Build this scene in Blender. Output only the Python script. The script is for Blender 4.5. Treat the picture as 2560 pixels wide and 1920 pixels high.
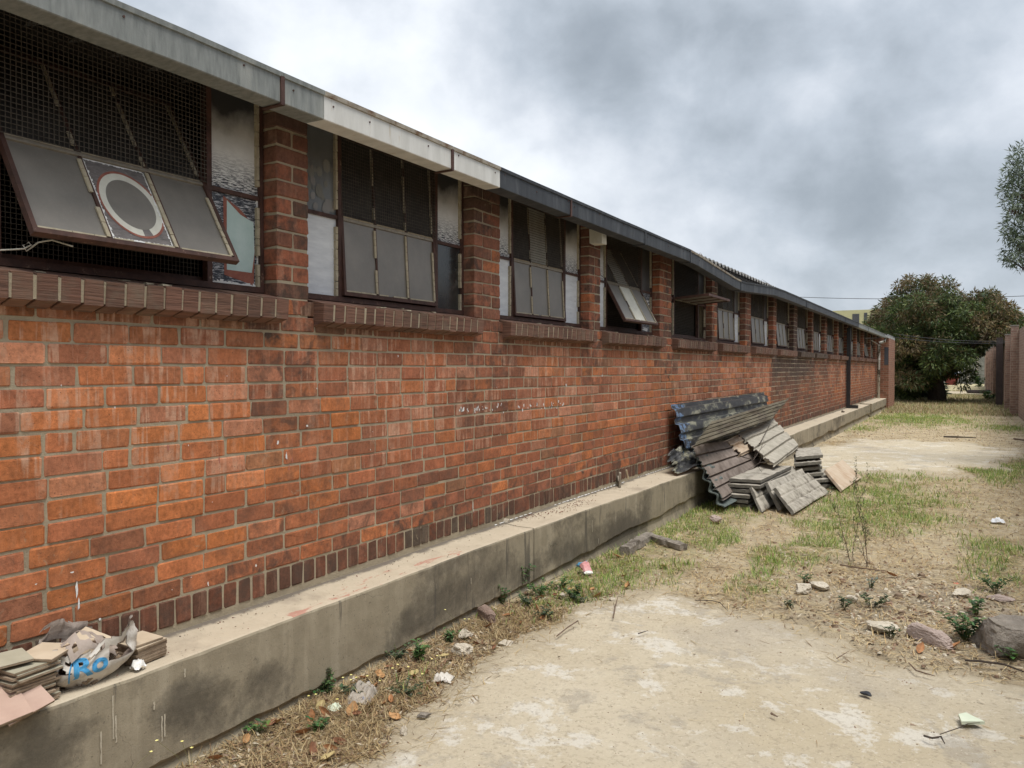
import bpy, math, random
import numpy as np
from mathutils import Vector, Matrix, noise
R = math.radians
random.seed(7); rng = np.random.default_rng(7)
for o in list(bpy.data.objects): bpy.data.objects.remove(o)
sc = bpy.context.scene
COL = sc.collection

# ------------------------------------------------------------------ camera
F = 1923.0; CX, CY = 2.938, 1.58            # focal length in photo pixels; distance to the wall, eye height
YAW = math.atan(1130 / F); PITCH = math.atan(39 / F)
cam = bpy.data.cameras.new('camera'); co = bpy.data.objects.new('camera', cam); COL.objects.link(co)
cam.sensor_fit = 'HORIZONTAL'; cam.sensor_width = 36; cam.lens = 36 * F / 2560
cam.clip_start = .05; cam.clip_end = 2000
co.location = (CX, 0, CY); co.rotation_euler = (math.pi / 2 - PITCH, 0, YAW)
sc.camera = co
MW = co.rotation_euler.to_matrix()
def ray(px, py): return MW @ Vector(((px - 1280) / F, -(py - 960) / F, -1))
def G(px, py, z=0.0):                        # point on the level z seen at that place of the photo
    r = ray(px, py); t = (z - CY) / r.z; return Vector((CX + r.x * t, r.y * t, z))
def PX(px, py, x):                           # point on the vertical plane X = x
    r = ray(px, py); t = (x - CX) / r.x; return Vector((x, r.y * t, CY + r.z * t))
def PY(px, py, y):
    r = ray(px, py); t = y / r.y; return Vector((CX + r.x * t, y, CY + r.z * t))
K = 2560 / 2212
def GV(x, y, z=0.0): return G(x * K, y * K, z)

# ------------------------------------------------------------------ sun, sky, exposure
SUN_EL, SUN_AZ = 71, 112                     # azimuth measured from +Y towards +X
sd = Vector((math.sin(R(SUN_AZ)) * math.cos(R(SUN_EL)), math.cos(R(SUN_AZ)) * math.cos(R(SUN_EL)), math.sin(R(SUN_EL))))
sl = bpy.data.lights.new('sun', 'SUN'); sl.energy = 1.5; sl.angle = R(28); sl.color = (1, .955, .88)
so = bpy.data.objects.new('sun', sl); COL.objects.link(so); so.rotation_euler = sd.to_track_quat('Z', 'Y').to_euler()
sc.view_settings.view_transform = 'Standard'; sc.view_settings.look = 'None'
sc.view_settings.exposure = 1.1; sc.view_settings.gamma = 1

w = bpy.data.worlds.new('World'); sc.world = w; w.use_nodes = True
nt = w.node_tree; nt.nodes.clear()
def N(nt, t, **kw):
    n = nt.nodes.new(t)
    for k, v in kw.items():
        if k == 'inp':
            for a, b in v.items(): n.inputs[a].default_value = b
        else: setattr(n, k, v)
    return n
def L(nt, a, b): nt.links.new(a, b)
def MATH(nt, op, a, b=None, clamp=False):
    n = nt.nodes.new('ShaderNodeMath'); n.operation = op; n.use_clamp = clamp
    for i, v in enumerate((a, b)):
        if v is None: continue
        if isinstance(v, (int, float)): n.inputs[i].default_value = v
        else: nt.links.new(v, n.inputs[i])
    return n.outputs[0]
def MIX(nt, fac, a, b, blend='MIX'):
    n = nt.nodes.new('ShaderNodeMix'); n.data_type = 'RGBA'; n.blend_type = blend
    for i, v in ((0, fac), (6, a), (7, b)):
        if isinstance(v, (int, float)): n.inputs[i].default_value = v
        elif isinstance(v, (tuple, list)): n.inputs[i].default_value = (*v[:3], 1)
        else: nt.links.new(v, n.inputs[i])
    return n.outputs[2]
def RAMP(nt, fac, stops, mode='LINEAR'):
    n = nt.nodes.new('ShaderNodeValToRGB'); n.color_ramp.interpolation = mode
    els = n.color_ramp.elements
    while len(els) < len(stops): els.new(.5)
    for e, (p, c) in zip(els, stops):
        e.position = p; e.color = (c, c, c, 1) if isinstance(c, (int, float)) else (*c[:3], 1)
    nt.links.new(fac, n.inputs[0]); return n.outputs[0]
def NOISE(nt, vec, scale, detail=4, rough=.55, dist=0, stretch=None, dim=None):
    if stretch:
        m = nt.nodes.new('ShaderNodeMapping'); m.inputs['Scale'].default_value = stretch
        nt.links.new(vec, m.inputs[0]); vec = m.outputs[0]
    n = nt.nodes.new('ShaderNodeTexNoise'); n.inputs['Scale'].default_value = scale
    n.inputs['Detail'].default_value = detail; n.inputs['Roughness'].default_value = rough
    n.inputs['Distortion'].default_value = dist
    nt.links.new(vec, n.inputs['Vector']); return n.outputs['Fac']

tc = N(nt, 'ShaderNodeTexCoord')
sky = N(nt, 'ShaderNodeTexSky', sky_type='NISHITA', sun_disc=False)
sky.sun_elevation = R(SUN_EL); sky.sun_rotation = R(SUN_AZ); sky.air_density = 1.2; sky.dust_density = 2
sep = N(nt, 'ShaderNodeSeparateXYZ'); L(nt, tc.outputs['Generated'], sep.inputs[0])
zz = MATH(nt, 'ADD', MATH(nt, 'MAXIMUM', sep.outputs[2], 0.0), .42)
cmb = N(nt, 'ShaderNodeCombineXYZ')
L(nt, MATH(nt, 'DIVIDE', sep.outputs[0], zz), cmb.inputs[0]); L(nt, MATH(nt, 'DIVIDE', sep.outputs[1], zz), cmb.inputs[1])
cl = cmb.outputs[0]
n1 = NOISE(nt, tc.outputs['Generated'], 2.9, 4, .48, .15, (1, 1, 1.35))
n2 = NOISE(nt, tc.outputs['Generated'], 8.0, 7, .56, .12, (1, 1, 1.25))
dens = MATH(nt, 'ADD', MATH(nt, 'MULTIPLY', n1, .62), MATH(nt, 'MULTIPLY', n2, .38))
def lobe(px, py, sharp, amp):                # one broad darker or brighter cloud bank, by its compass direction and height
    d = ray(px, py).normalized()
    v = N(nt, 'ShaderNodeVectorMath', operation='DOT_PRODUCT'); L(nt, tc.outputs['Generated'], v.inputs[0]); v.inputs[1].default_value = d
    e = MATH(nt, 'EXPONENT', MATH(nt, 'MULTIPLY', MATH(nt, 'SUBTRACT', v.outputs['Value'], 1.0), sharp))
    return MATH(nt, 'MULTIPLY', e, amp)
for a in ((1750, 40, 38, -.10), (2200, 500, 45, -.09), (1420, 60, 60, -.05), (1300, 390, 150, .13), (1060, 290, 220, .08), (1180, 340, 60, .05), (700, 60, 30, .06), (900, 120, 60, .04),
          (2350, 740, 150, .07), (2080, 700, 200, .06), (2500, 100, 40, .05), (1750, 560, 90, -.03)):
    dens = MATH(nt, 'ADD', dens, lobe(*a))
cloud = RAMP(nt, dens, [(.27, (.21, .24, .275)), (.37, (.275, .31, .35)), (.46, (.37, .41, .46)), (.55, (.49, .525, .575)), (.64, (.62, .65, .69)), (.78, (.76, .78, .80))])
skyc = MIX(nt, 1.0, sky.outputs[0], (.085, .085, .085), 'MULTIPLY')
mx = MIX(nt, .93, skyc, cloud)
# the cloud deck is brighter round the hidden sun, high behind the viewer's right shoulder
sv = N(nt, 'ShaderNodeVectorMath', operation='DOT_PRODUCT'); L(nt, tc.outputs['Generated'], sv.inputs[0]); sv.inputs[1].default_value = sd
glow = MATH(nt, 'ADD', 1.0, MATH(nt, 'MULTIPLY', MATH(nt, 'EXPONENT', MATH(nt, 'MULTIPLY', MATH(nt, 'SUBTRACT', sv.outputs['Value'], 1.0), 4.0)), 1.1))
bg = N(nt, 'ShaderNodeBackground'); L(nt, mx, bg.inputs[0]); L(nt, MATH(nt, 'MULTIPLY', glow, .70), bg.inputs[1])
wo = N(nt, 'ShaderNodeOutputWorld'); L(nt, bg.outputs[0], wo.inputs[0])
sc.cycles.use_denoising = True
sc.cycles.max_bounces = 6; sc.cycles.diffuse_bounces = 3; sc.cycles.glossy_bounces = 2; sc.cycles.transparent_max_bounces = 6

# ------------------------------------------------------------------ materials
MATS = {}
def new_mat(name):
    m = bpy.data.materials.new(name); m.use_nodes = True; t = m.node_tree; t.nodes.clear()
    b = N(t, 'ShaderNodeBsdfPrincipled'); o = N(t, 'ShaderNodeOutputMaterial'); L(t, b.outputs[0], o.inputs[0])
    MATS[name] = m; return m, t, b
def pos(t): return N(t, 'ShaderNodeNewGeometry').outputs['Position']
def bump(t, b, h, strength, dist=.01):
    n = N(t, 'ShaderNodeBump', inp={'Strength': strength, 'Distance': dist}); L(t, h, n.inputs['Height']); L(t, n.outputs[0], b.inputs['Normal'])
def simple(name, c1, c2, scale=8, rough=.85, bs=None, bd=.003, stretch=None, obj=False, spec=.3, metal=0, c3=None, s3=3, t3=(.55, .7), detail=6):
    m, t, b = new_mat(name)
    v = N(t, 'ShaderNodeTexCoord').outputs['Object'] if obj else pos(t)
    n = NOISE(t, v, scale, detail, .6, 0, stretch)
    c = MIX(t, RAMP(t, n, [(.3, 0.), (.7, 1.)]), c1, c2)
    if c3: c = MIX(t, RAMP(t, NOISE(t, v, s3, 6, .65, .3, stretch), [(t3[0], 0.), (t3[1], 1.)]), c, c3)
    L(t, c, b.inputs['Base Color']); b.inputs['Roughness'].default_value = rough; b.inputs['Specular IOR Level'].default_value = spec
    b.inputs['Metallic'].default_value = metal
    bump(t, b, NOISE(t, v, bs or scale * 6, 5, .65), .7, bd)
    return m

# brick: colour of each brick in the attribute; streaks of paler firing skin run down the face
m, t, b = new_mat('brick')
at = N(t, 'ShaderNodeAttribute', attribute_name='Col'); ms = N(t, 'ShaderNodeAttribute', attribute_name='Misc'); P = pos(t)
msp = N(t, 'ShaderNodeSeparateColor'); L(t, ms.outputs['Color'], msp.inputs[0])
f = MATH(t, 'ADD', MATH(t, 'MULTIPLY', NOISE(t, P, 55, 6, .7), .5), MATH(t, 'MULTIPLY', NOISE(t, P, 11, 6, .7, .4), .5))
c = MIX(t, .95, at.outputs['Color'], RAMP(t, f, [(.34, .5), (.5, .97), (.66, 1.4)]), 'MULTIPLY')
st = NOISE(t, P, 1.0, 3, .6, 0, (6, 21, 2.0))
st2 = NOISE(t, P, 1.0, 3, .6, 0, (6, 48, 3.5))
sk = MATH(t, 'MULTIPLY', RAMP(t, MATH(t, 'ADD', MATH(t, 'MULTIPLY', st, .7), MATH(t, 'MULTIPLY', st2, .3)), [(.5, 0.), (.56, 1.)]), msp.outputs[0])
sk = MATH(t, 'MULTIPLY', sk, RAMP(t, NOISE(t, P, 18, 5, .7), [(.36, .15), (.6, 1.)]))
c = MIX(t, MATH(t, 'MULTIPLY', sk, .75), c, (.62, .39, .27))
dk = MATH(t, 'MULTIPLY', RAMP(t, NOISE(t, P, 9, 6, .7, .4), [(.44, 0.), (.62, 1.)]), msp.outputs[1])
c = MIX(t, dk, c, (.085, .055, .042))
sm_ = MATH(t, 'MULTIPLY', RAMP(t, NOISE(t, P, 10, 8, .75, .6), [(.60, 0.), (.66, .7)]), RAMP(t, NOISE(t, P, 1.3, 3), [(.40, 0.), (.62, 1.)]))
c = MIX(t, sm_, c, (.36, .29, .20))
spk = RAMP(t, NOISE(t, P, 120, 2, .5), [(.70, 0.), (.73, .8)])
c = MIX(t, spk, c, (.06, .04, .03))
cd = RAMP(t, NOISE(t, P, 34, 4, .8, .8), [(.62, 0.), (.68, 1.)])
c = MIX(t, MATH(t, 'MULTIPLY', cd, .5), c, (.14, .05, .03))
L(t, c, b.inputs['Base Color']); b.inputs['Roughness'].default_value = .88; b.inputs['Specular IOR Level'].default_value = .25
bump(t, b, MATH(t, 'ADD', NOISE(t, P, 60, 6, .7), NOISE(t, P, 260, 3, .6)), .55, .004)

m, t, b = new_mat('sill_brick')
at = N(t, 'ShaderNodeAttribute', attribute_name='Col'); P = pos(t)
gr = NOISE(t, P, 1.0, 3, .6, .6, (4, 6, 130))
c = MIX(t, .8, at.outputs['Color'], RAMP(t, gr, [(.3, .45), (.6, 1.25)]), 'MULTIPLY')
c = MIX(t, RAMP(t, NOISE(t, P, 7, 5, .7), [(.5, 0.), (.75, .7)]), c, (.17, .14, .10))
L(t, c, b.inputs['Base Color']); b.inputs['Roughness'].default_value = .9
bump(t, b, gr, .9, .006)

m, t, b = new_mat('mortar')
P = pos(t)
c = MIX(t, NOISE(t, P, 14, 6, .7), (.27, .22, .15), (.50, .425, .30))
c = MIX(t, RAMP(t, NOISE(t, P, 1.1, 6, .7, .5), [(.55, 0.), (.75, .5)]), c, (.13, .10, .07))
L(t, c, b.inputs['Base Color']); b.inputs['Roughness'].default_value = .95
bump(t, b, NOISE(t, P, 90, 6, .7), 1, .006)

# concrete of the plinth face: black mould in big patches, runs, cracks
m, t, b = new_mat('plinth_face')
P = pos(t)
c = MIX(t, NOISE(t, P, 11, 7, .68), (.215, .183, .130), (.385, .335, .245))
c = MIX(t, RAMP(t, NOISE(t, P, 1.0, 4, .6, 0, (3, 9, .9)), [(.52, 0.), (.68, .55)]), c, (.44, .385, .29))
big = NOISE(t, P, 1.35, 8, .62, .35, (1, .9, 1.35))
sp3 = N(t, 'ShaderNodeSeparateXYZ'); L(t, P, sp3.inputs[0])
for mx_, my_, r1, r2, am in ((463, 1765, .20, .14, .22), (125, 1892, .13, .10, .2), (665, 1700, .16, .09, .17), (1035, 1560, .32, .12, .22), (1130, 1480, .2, .1, .14), (1500, 1330, .9, .16, .16), (1250, 1440, .35, .12, .1), (880, 1560, .25, .2, -.16), (590, 1860, .16, .08, -.12), (1340, 1340, .2, .1, -.1)):
    q = PX(mx_, my_, .265)
    e = MATH(t, 'ADD', MATH(t, 'POWER', MATH(t, 'DIVIDE', MATH(t, 'SUBTRACT', sp3.outputs[1], q.y), r1), 2.0), MATH(t, 'POWER', MATH(t, 'DIVIDE', MATH(t, 'SUBTRACT', sp3.outputs[2], q.z), r2), 2.0))
    big = MATH(t, 'ADD', big, MATH(t, 'MULTIPLY', MATH(t, 'EXPONENT', MATH(t, 'MULTIPLY', e, -1.0)), am))
big = MATH(t, 'ADD', big, MATH(t, 'MULTIPLY', MATH(t, 'SUBTRACT', NOISE(t, P, 13, 8, .8), .5), .32))
pit = RAMP(t, NOISE(t, P, 75, 3, .6), [(.64, 0.), (.69, .6)])
c = MIX(t, pit, c, (.12, .10, .075))
c = MIX(t, RAMP(t, big, [(.5, 0.), (.57, .45), (.66, .8), (.8, .9)]), c, MIX(t, NOISE(t, P, 40, 5, .75), (.045, .04, .032), (.15, .13, .10)))
c = MIX(t, RAMP(t, NOISE(t, P, 1.0, 5, .6, 0, (5, 16, 1.2)), [(.62, 0.), (.66, .7)]), c, (.10, .09, .075))
vo = N(t, 'ShaderNodeTexVoronoi', feature='DISTANCE_TO_EDGE', inp={'Scale': 2.1})
wv = N(t, 'ShaderNodeVectorMath', operation='ADD'); L(t, P, wv.inputs[0])
nn = N(t, 'ShaderNodeTexNoise', inp={'Scale': 5., 'Detail': 5.}); L(t, P, nn.inputs['Vector'])
sc_ = N(t, 'ShaderNodeVectorMath', operation='SCALE', inp={'Scale': .35}); L(t, nn.outputs['Color'], sc_.inputs[0]); L(t, sc_.outputs[0], wv.inputs[1])
L(t, wv.outputs[0], vo.inputs['Vector'])
crk = RAMP(t, vo.outputs['Distance'], [(.0, .8), (.004, 0.)])
crk = MATH(t, 'MULTIPLY', crk, RAMP(t, NOISE(t, P, 1.6, 2), [(.56, 0.), (.6, 1.)]))
c = MIX(t, crk, c, (.05, .04, .03))
L(t, c, b.inputs['Base Color']); b.inputs['Roughness'].default_value = .93; b.inputs['Specular IOR Level'].default_value = .2
bump(t, b, MATH(t, 'SUBTRACT', MATH(t, 'ADD', NOISE(t, P, 24, 7, .7), MATH(t, 'MULTIPLY', NOISE(t, P, 160, 3), .5)), crk), .45, .005)
m, t, b = new_mat('plinth_top')
P = pos(t)
c = MIX(t, NOISE(t, P, 7, 7, .7), (.36, .30, .215), (.58, .50, .38))
c = MIX(t, RAMP(t, NOISE(t, P, 2.4, 6, .65, .3), [(.54, 0.), (.7, .7)]), c, (.27, .22, .165))
sx = N(t, 'ShaderNodeSeparateXYZ'); L(t, P, sx.inputs[0])
edge = MATH(t, 'ADD', sx.outputs[0], MATH(t, 'MULTIPLY', NOISE(t, P, 8, 5, .7), .11))
c = MIX(t, RAMP(t, edge, [(.075, .9), (.10, 0.)]), c, (.12, .10, .08))          # swept dirt against the brickwork
c = MIX(t, RAMP(t, NOISE(t, P, 55, 3, .6), [(.66, 0.), (.72, .7)]), c, (.13, .10, .08))
rs1 = MATH(t, 'MULTIPLY', RAMP(t, sx.outputs[1], [(0, 0.), (1, 1.)]), 1.0)
yy_ = MATH(t, 'MULTIPLY', MATH(t, 'GREATER_THAN', sx.outputs[1], 2.55), MATH(t, 'LESS_THAN', sx.outputs[1], 4.0))
yy_ = MATH(t, 'MULTIPLY', yy_, MATH(t, 'GREATER_THAN', MATH(t, 'ADD', sx.outputs[0], MATH(t, 'MULTIPLY', NOISE(t, P, 9, 3), .06)), .14))
c = MIX(t, MATH(t, 'MULTIPLY', yy_, RAMP(t, NOISE(t, P, 1, 6, .65, .4, (22, 6, 1)), [(.56, 0.), (.6, .7)])), c, (.40, .15, .11))
L(t, c, b.inputs['Base Color']); b.inputs['Roughness'].default_value = .92
bump(t, b, NOISE(t, P, 60, 6, .7), .6, .004)

# yard slab: sandy cement, whitish scabs where the screed has worn
m, t, b = new_mat('slab')
P = pos(t)
c = MIX(t, RAMP(t, NOISE(t, P, 1.0, 7, .62, .4), [(.3, 0.), (.7, 1.)]), (.50, .425, .30), (.60, .53, .405))
c = MIX(t, RAMP(t, NOISE(t, P, 2.6, 10, .74, .3), [(.54, 0.), (.57, .7), (.7, .9)]), c, (.68, .645, .57))
c = MIX(t, RAMP(t, NOISE(t, P, 1.9, 10, .74, .2), [(.55, 0.), (.60, .6)]), c, (.37, .33, .27))
c = MIX(t, RAMP(t, NOISE(t, P, .7, 5, .6, .6), [(.56, 0.), (.68, .55)]), c, (.38, .335, .275))
c = MIX(t, RAMP(t, NOISE(t, P, 38, 5, .65), [(.52, 0.), (.66, .55)]), c, (.33, .275, .20))
c = MIX(t, RAMP(t, NOISE(t, P, 85, 2, .5), [(.70, 0.), (.74, .8)]), c, (.16, .125, .09))
c = MIX(t, RAMP(t, NOISE(t, P, 70, 2, .5, .2), [(.30, .6), (.34, 0.)]), c, (.68, .62, .5))
eg = N(t, 'ShaderNodeAttribute', attribute_name='Edge'); es = N(t, 'ShaderNodeSeparateColor'); L(t, eg.outputs['Color'], es.inputs[0])
ed_ = RAMP(t, MATH(t, 'ADD', es.outputs[0], MATH(t, 'MULTIPLY', MATH(t, 'SUBTRACT', NOISE(t, P, 5, 8, .72), .5), 1.3)), [(.12, .9), (.45, 0.)])
c = MIX(t, ed_, c, MIX(t, NOISE(t, P, 30, 5, .7), (.33, .27, .185), (.52, .45, .325)))
L(t, c, b.inputs['Base Color']); b.inputs['Roughness'].default_value = .95; b.inputs['Specular IOR Level'].default_value = .15
bump(t, b, MATH(t, 'ADD', NOISE(t, P, 9, 9, .72), MATH(t, 'MULTIPLY', NOISE(t, P, 90, 4, .7), .45)), 1, .022)

m, t, b = new_mat('soil')
P = pos(t); ga = N(t, 'ShaderNodeAttribute', attribute_name='Grass'); gs = N(t, 'ShaderNodeSeparateColor'); L(t, ga.outputs['Color'], gs.inputs[0])
c = MIX(t, RAMP(t, NOISE(t, P, 2.2, 8, .68, .3), [(.35, 0.), (.65, 1.)]), (.36, .285, .185), (.60, .51, .36))
c = MIX(t, RAMP(t, NOISE(t, P, 1.0, 6, .7, .4, (5, 16, 5)), [(.5, 0.), (.62, .7)]), c, (.60, .49, .29))
c = MIX(t, RAMP(t, NOISE(t, P, 1.5, 6, .7), [(.6, 0.), (.7, .55)]), c, (.17, .135, .10))
mo = MATH(t, 'MULTIPLY', gs.outputs[1], RAMP(t, NOISE(t, P, 3.5, 7, .7), [(.36, 0.), (.56, 1.)]))
c = MIX(t, MATH(t, 'MULTIPLY', mo, .75), c, (.22, .185, .145))
gm = MATH(t, 'MULTIPLY', gs.outputs[0], RAMP(t, NOISE(t, P, 6, 6, .7), [(.42, 0.), (.58, 1.)]))
c = MIX(t, gm, c, (.17, .20, .055))
c = MIX(t, RAMP(t, NOISE(t, P, 45, 3, .6), [(.63, 0.), (.69, .8)]), c, (.55, .48, .36))
c = MIX(t, RAMP(t, NOISE(t, P, 60, 3, .6), [(.31, .8), (.36, 0.)]), c, (.06, .045, .03))
L(t, c, b.inputs['Base Color']); b.inputs['Roughness'].default_value = .97; b.inputs['Specular IOR Level'].default_value = .1
bump(t, b, MATH(t, 'ADD', NOISE(t, P, 14, 8, .75), MATH(t, 'MULTIPLY', NOISE(t, P, 100, 4, .7), .4)), 1, .03)

def vcol(name, rough=.8, trans=0.0, spec=.2, nz=.35, scale=30):
    m, t, b = new_mat(name)
    at = N(t, 'ShaderNodeAttribute', attribute_name='Col'); P = pos(t)
    c = MIX(t, nz, at.outputs['Color'], RAMP(t, NOISE(t, P, scale, 4, .6), [(.3, .5), (.7, 1.4)]), 'MULTIPLY')
    L(t, c, b.inputs['Base Color']); b.inputs['Roughness'].default_value = rough; b.inputs['Specular IOR Level'].default_value = spec
    if trans:
        tr = N(t, 'ShaderNodeBsdfTranslucent'); L(t, c, tr.inputs[0]); mxs = N(t, 'ShaderNodeMixShader', inp={0: trans})
        o = [n for n in t.nodes if n.type == 'OUTPUT_MATERIAL'][0]
        L(t, b.outputs[0], mxs.inputs[1]); L(t, tr.outputs[0], mxs.inputs[2]); L(t, mxs.outputs[0], o.inputs[0])
    return m
vcol('leafy', .55, .25, .35); vcol('straw', .85, .15, .15); vcol('pebbles', .95); vcol('litter', .75, .1, .25, .5, 60)

simple('steel_brown', (.042, .022, .017), (.095, .046, .034), 14, .6, bd=.001, obj=True, c3=(.2, .13, .09), s3=30, t3=(.62, .7))
simple('putty', (.34, .29, .20), (.47, .41, .30), 30, .85, obj=True)
m, t, b = new_mat('dusty_glass')
v = N(t, 'ShaderNodeTexCoord').outputs['Object']
d = NOISE(t, v, 6, 7, .65)
c = MIX(t, RAMP(t, d, [(.3, 0.), (.7, 1.)]), (.145, .13, .11), (.20, .18, .152))
c = MIX(t, RAMP(t, NOISE(t, v, 180, 2), [(.62, 0.), (.7, .5)]), c, (.22, .205, .18))
L(t, c, b.inputs['Base Color']); b.inputs['Roughness'].default_value = .42; b.inputs['Specular IOR Level'].default_value = .8
simple('shaded_glass', (.022, .02, .018), (.05, .045, .039), 6, .6, bd=.0006, obj=True)  # darker copy of dusty_glass: shade of the upper panes put into the colour
simple('dark_glass', (.012, .014, .016), (.045, .045, .04), 5, .18, bd=.0004, obj=True, spec=.6, c3=(.16, .155, .14), s3=4, t3=(.55, .75))
simple('grey_glass', (.10, .105, .105), (.17, .175, .17), 5, .35, bd=.0006, obj=True, spec=.5)
simple('smoked_pane', (.03, .03, .03), (.07, .068, .064), 5, .5, bd=.0006, obj=True, spec=.4, c3=(.12, .12, .115), s3=4, t3=(.55, .75))
simple('white_paint', (.56, .58, .60), (.74, .76, .77), 6, .55, bd=.002, obj=True, stretch=(1, 1, 5), c3=(.42, .42, .42), s3=9, t3=(.6, .8))
m, t, b = new_mat('darkened_white')            # white paint on glass, darkening towards the head of the window
v = N(t, 'ShaderNodeTexCoord').outputs['Object']; s = N(t, 'ShaderNodeSeparateXYZ'); L(t, v, s.inputs[0])
c = MIX(t, NOISE(t, v, 8, 5), (.62, .62, .60), (.78, .78, .75))
hh = MATH(t, 'ADD', s.outputs[2], MATH(t, 'MULTIPLY', MATH(t, 'SUBTRACT', NOISE(t, v, 5, 5, .6), .5), .22))
c = MIX(t, RAMP(t, MATH(t, 'SUBTRACT', hh, .5), [(.52, 0.), (.62, .3), (.74, .97)]), c, (.018, .017, .016))
sr = NOISE(t, v, 1, 5, .75, .1, (1, 22, 170))
lo = MATH(t, 'MULTIPLY', RAMP(t, sr, [(.47, 0.), (.53, 1.)]), RAMP(t, MATH(t, 'SUBTRACT', s.outputs[2], .5), [(.39, 1.), (.54, .0)]))
c = MIX(t, lo, c, (.035, .035, .045))
L(t, c, b.inputs['Base Color']); b.inputs['Roughness'].default_value = .6
m, t, b = new_mat('streaky_paint')
v = N(t, 'ShaderNodeTexCoord').outputs['Object']
c = MIX(t, RAMP(t, NOISE(t, v, 1, 6, .75, .1, (1, 22, 170)), [(.50, 0.), (.62, 1.)]), (.02, .024, .035), (.62, .63, .64))
L(t, c, b.inputs['Base Color']); b.inputs['Roughness'].default_value = .5
simple('pale_teal', (.40, .53, .50), (.50, .61, .58), 10, .45, bd=.003, obj=True)
simple('red_brown', (.23, .075, .055), (.33, .13, .09), 20, .7, obj=True)
simple('cream_paint', (.55, .53, .45), (.66, .64, .55), 20, .7, obj=True)
simple('torn_white', (.66, .65, .61), (.8, .79, .76), 20, .8, obj=True)
simple('dark_poster', (.10, .09, .085), (.22, .195, .185), 9, .6, obj=True, stretch=(1, 2, 8), c3=(.33, .30, .28), s3=20, t3=(.6, .7))
simple('mesh_wire', (.05, .042, .033), (.10, .085, .068), 30, .7, obj=True)
simple('galvanised', (.14, .15, .14), (.24, .25, .235), 22, .6, bd=.0012, spec=.4, c3=(.36, .36, .32), s3=3.5, t3=(.5, .85), stretch=(1, 2.2, .35))
simple('white_gutter', (.50, .49, .45), (.66, .65, .61), 6, .6, bd=.001, c3=(.42, .35, .25), s3=10, t3=(.62, .75), stretch=(1, 2.2, .35))
simple('dark_gutter', (.032, .035, .040), (.062, .067, .073), 7, .65, bd=.0015, c3=(.12, .125, .13), s3=4, t3=(.52, .8), stretch=(1, 2.2, .35))
simple('gutter_rim', (.22, .19, .15), (.42, .38, .31), 12, .75, c3=(.16, .10, .06), s3=14, t3=(.5, .65))
simple('pale_gutter', (.30, .31, .31), (.42, .43, .42), 10, .6)
simple('soot_timber', (.02, .018, .016), (.045, .038, .032), 8, .9)
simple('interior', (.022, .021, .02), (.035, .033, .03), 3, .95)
simple('roof_sheet', (.13, .125, .115), (.235, .225, .21), 6, .9, c3=(.07, .065, .055), s3=5, t3=(.5, .7))
simple('black_pipe', (.012, .012, .013), (.032, .032, .034), 10, .38, bd=.001, spec=.5)
simple('peeling_pipe', (.50, .48, .42), (.62, .60, .54), 12, .8, c3=(.10, .085, .06), s3=7, t3=(.52, .56), stretch=(1, 1, .55))
simple('blue_black_steel', (.020, .021, .024), (.065, .064, .062), 9, .5, bd=.003, spec=.45, stretch=(1, .35, 1), c3=(.27, .26, .19), s3=9, t3=(.52, .62))
simple('blue_steel', (.10, .17, .30), (.24, .32, .44), 14, .5, bd=.003, c3=(.04, .04, .045), s3=14, t3=(.44, .54))
simple('olive_sheet', (.075, .062, .04), (.16, .135, .09), 7, .7, bd=.003, stretch=(1, .3, 1), c3=(.07, .05, .035), s3=4, t3=(.5, .65))
simple('asbestos_brown', (.155, .125, .105), (.26, .215, .185), 9, .92, bd=.003, c3=(.10, .075, .06), s3=4, t3=(.5, .7))
simple('asbestos_grey', (.29, .265, .215), (.42, .385, .32), 9, .92, bd=.002, c3=(.2, .18, .15), s3=5, t3=(.55, .72))
simple('lip_grey', (.07, .085, .08), (.13, .15, .14), 20, .7)
simple('old_concrete', (.27, .245, .20), (.46, .42, .355), 12, .95, bd=.006, c3=(.15, .13, .105), s3=7, t3=(.52, .66))
simple('concrete_edge', (.13, .12, .10), (.22, .205, .175), 20, .95, bd=.008)
simple('tan_slab', (.43, .33, .235), (.52, .43, .33), 5, .92, bd=.003, c3=(.36, .24, .15), s3=3, t3=(.5, .7))
simple('tile_face', (.47, .38, .27), (.58, .49, .37), 9, .55, bd=.001, obj=True)
simple('tile_edge', (.20, .145, .10), (.36, .28, .2), 40, .9, obj=True)
simple('tile_grey', (.33, .31, .23), (.42, .39, .30), 12, .7, bd=.001, obj=True)
simple('tile_pink', (.40, .27, .215), (.50, .36, .285), 7, .6, bd=.0015, obj=True, c3=(.55, .46, .36), s3=8, t3=(.6, .72))
simple('sack_white', (.50, .46, .40), (.66, .63, .58), 9, .6, bd=.004, obj=True, c3=(.30, .25, .20), s3=7, t3=(.50, .68))
simple('sack_inside', (.27, .22, .185), (.40, .335, .29), 14, .8, bd=.004, obj=True)
simple('print_blue', (.045, .25, .50), (.075, .33, .60), 30, .5, obj=True)
simple('grey_cloth', (.28, .245, .205), (.42, .375, .32), 12, .85, obj=True, c3=(.16, .18, .25), s3=9, t3=(.6, .66))
simple('packet_blue', (.08, .25, .42), (.12, .33, .52), 30, .35, obj=True, c3=(.6, .6, .62), s3=28, t3=(.62, .66))
simple('packet_pink', (.55, .25, .24), (.68, .36, .36), 30, .35, obj=True, c3=(.12, .04, .05), s3=22, t3=(.6, .66))
simple('rock_brown', (.17, .115, .09), (.30, .22, .18), 12, .95, bd=.01, obj=True)
simple('rock_pale', (.42, .37, .29), (.60, .54, .44), 14, .95, bd=.01, obj=True)
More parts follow.
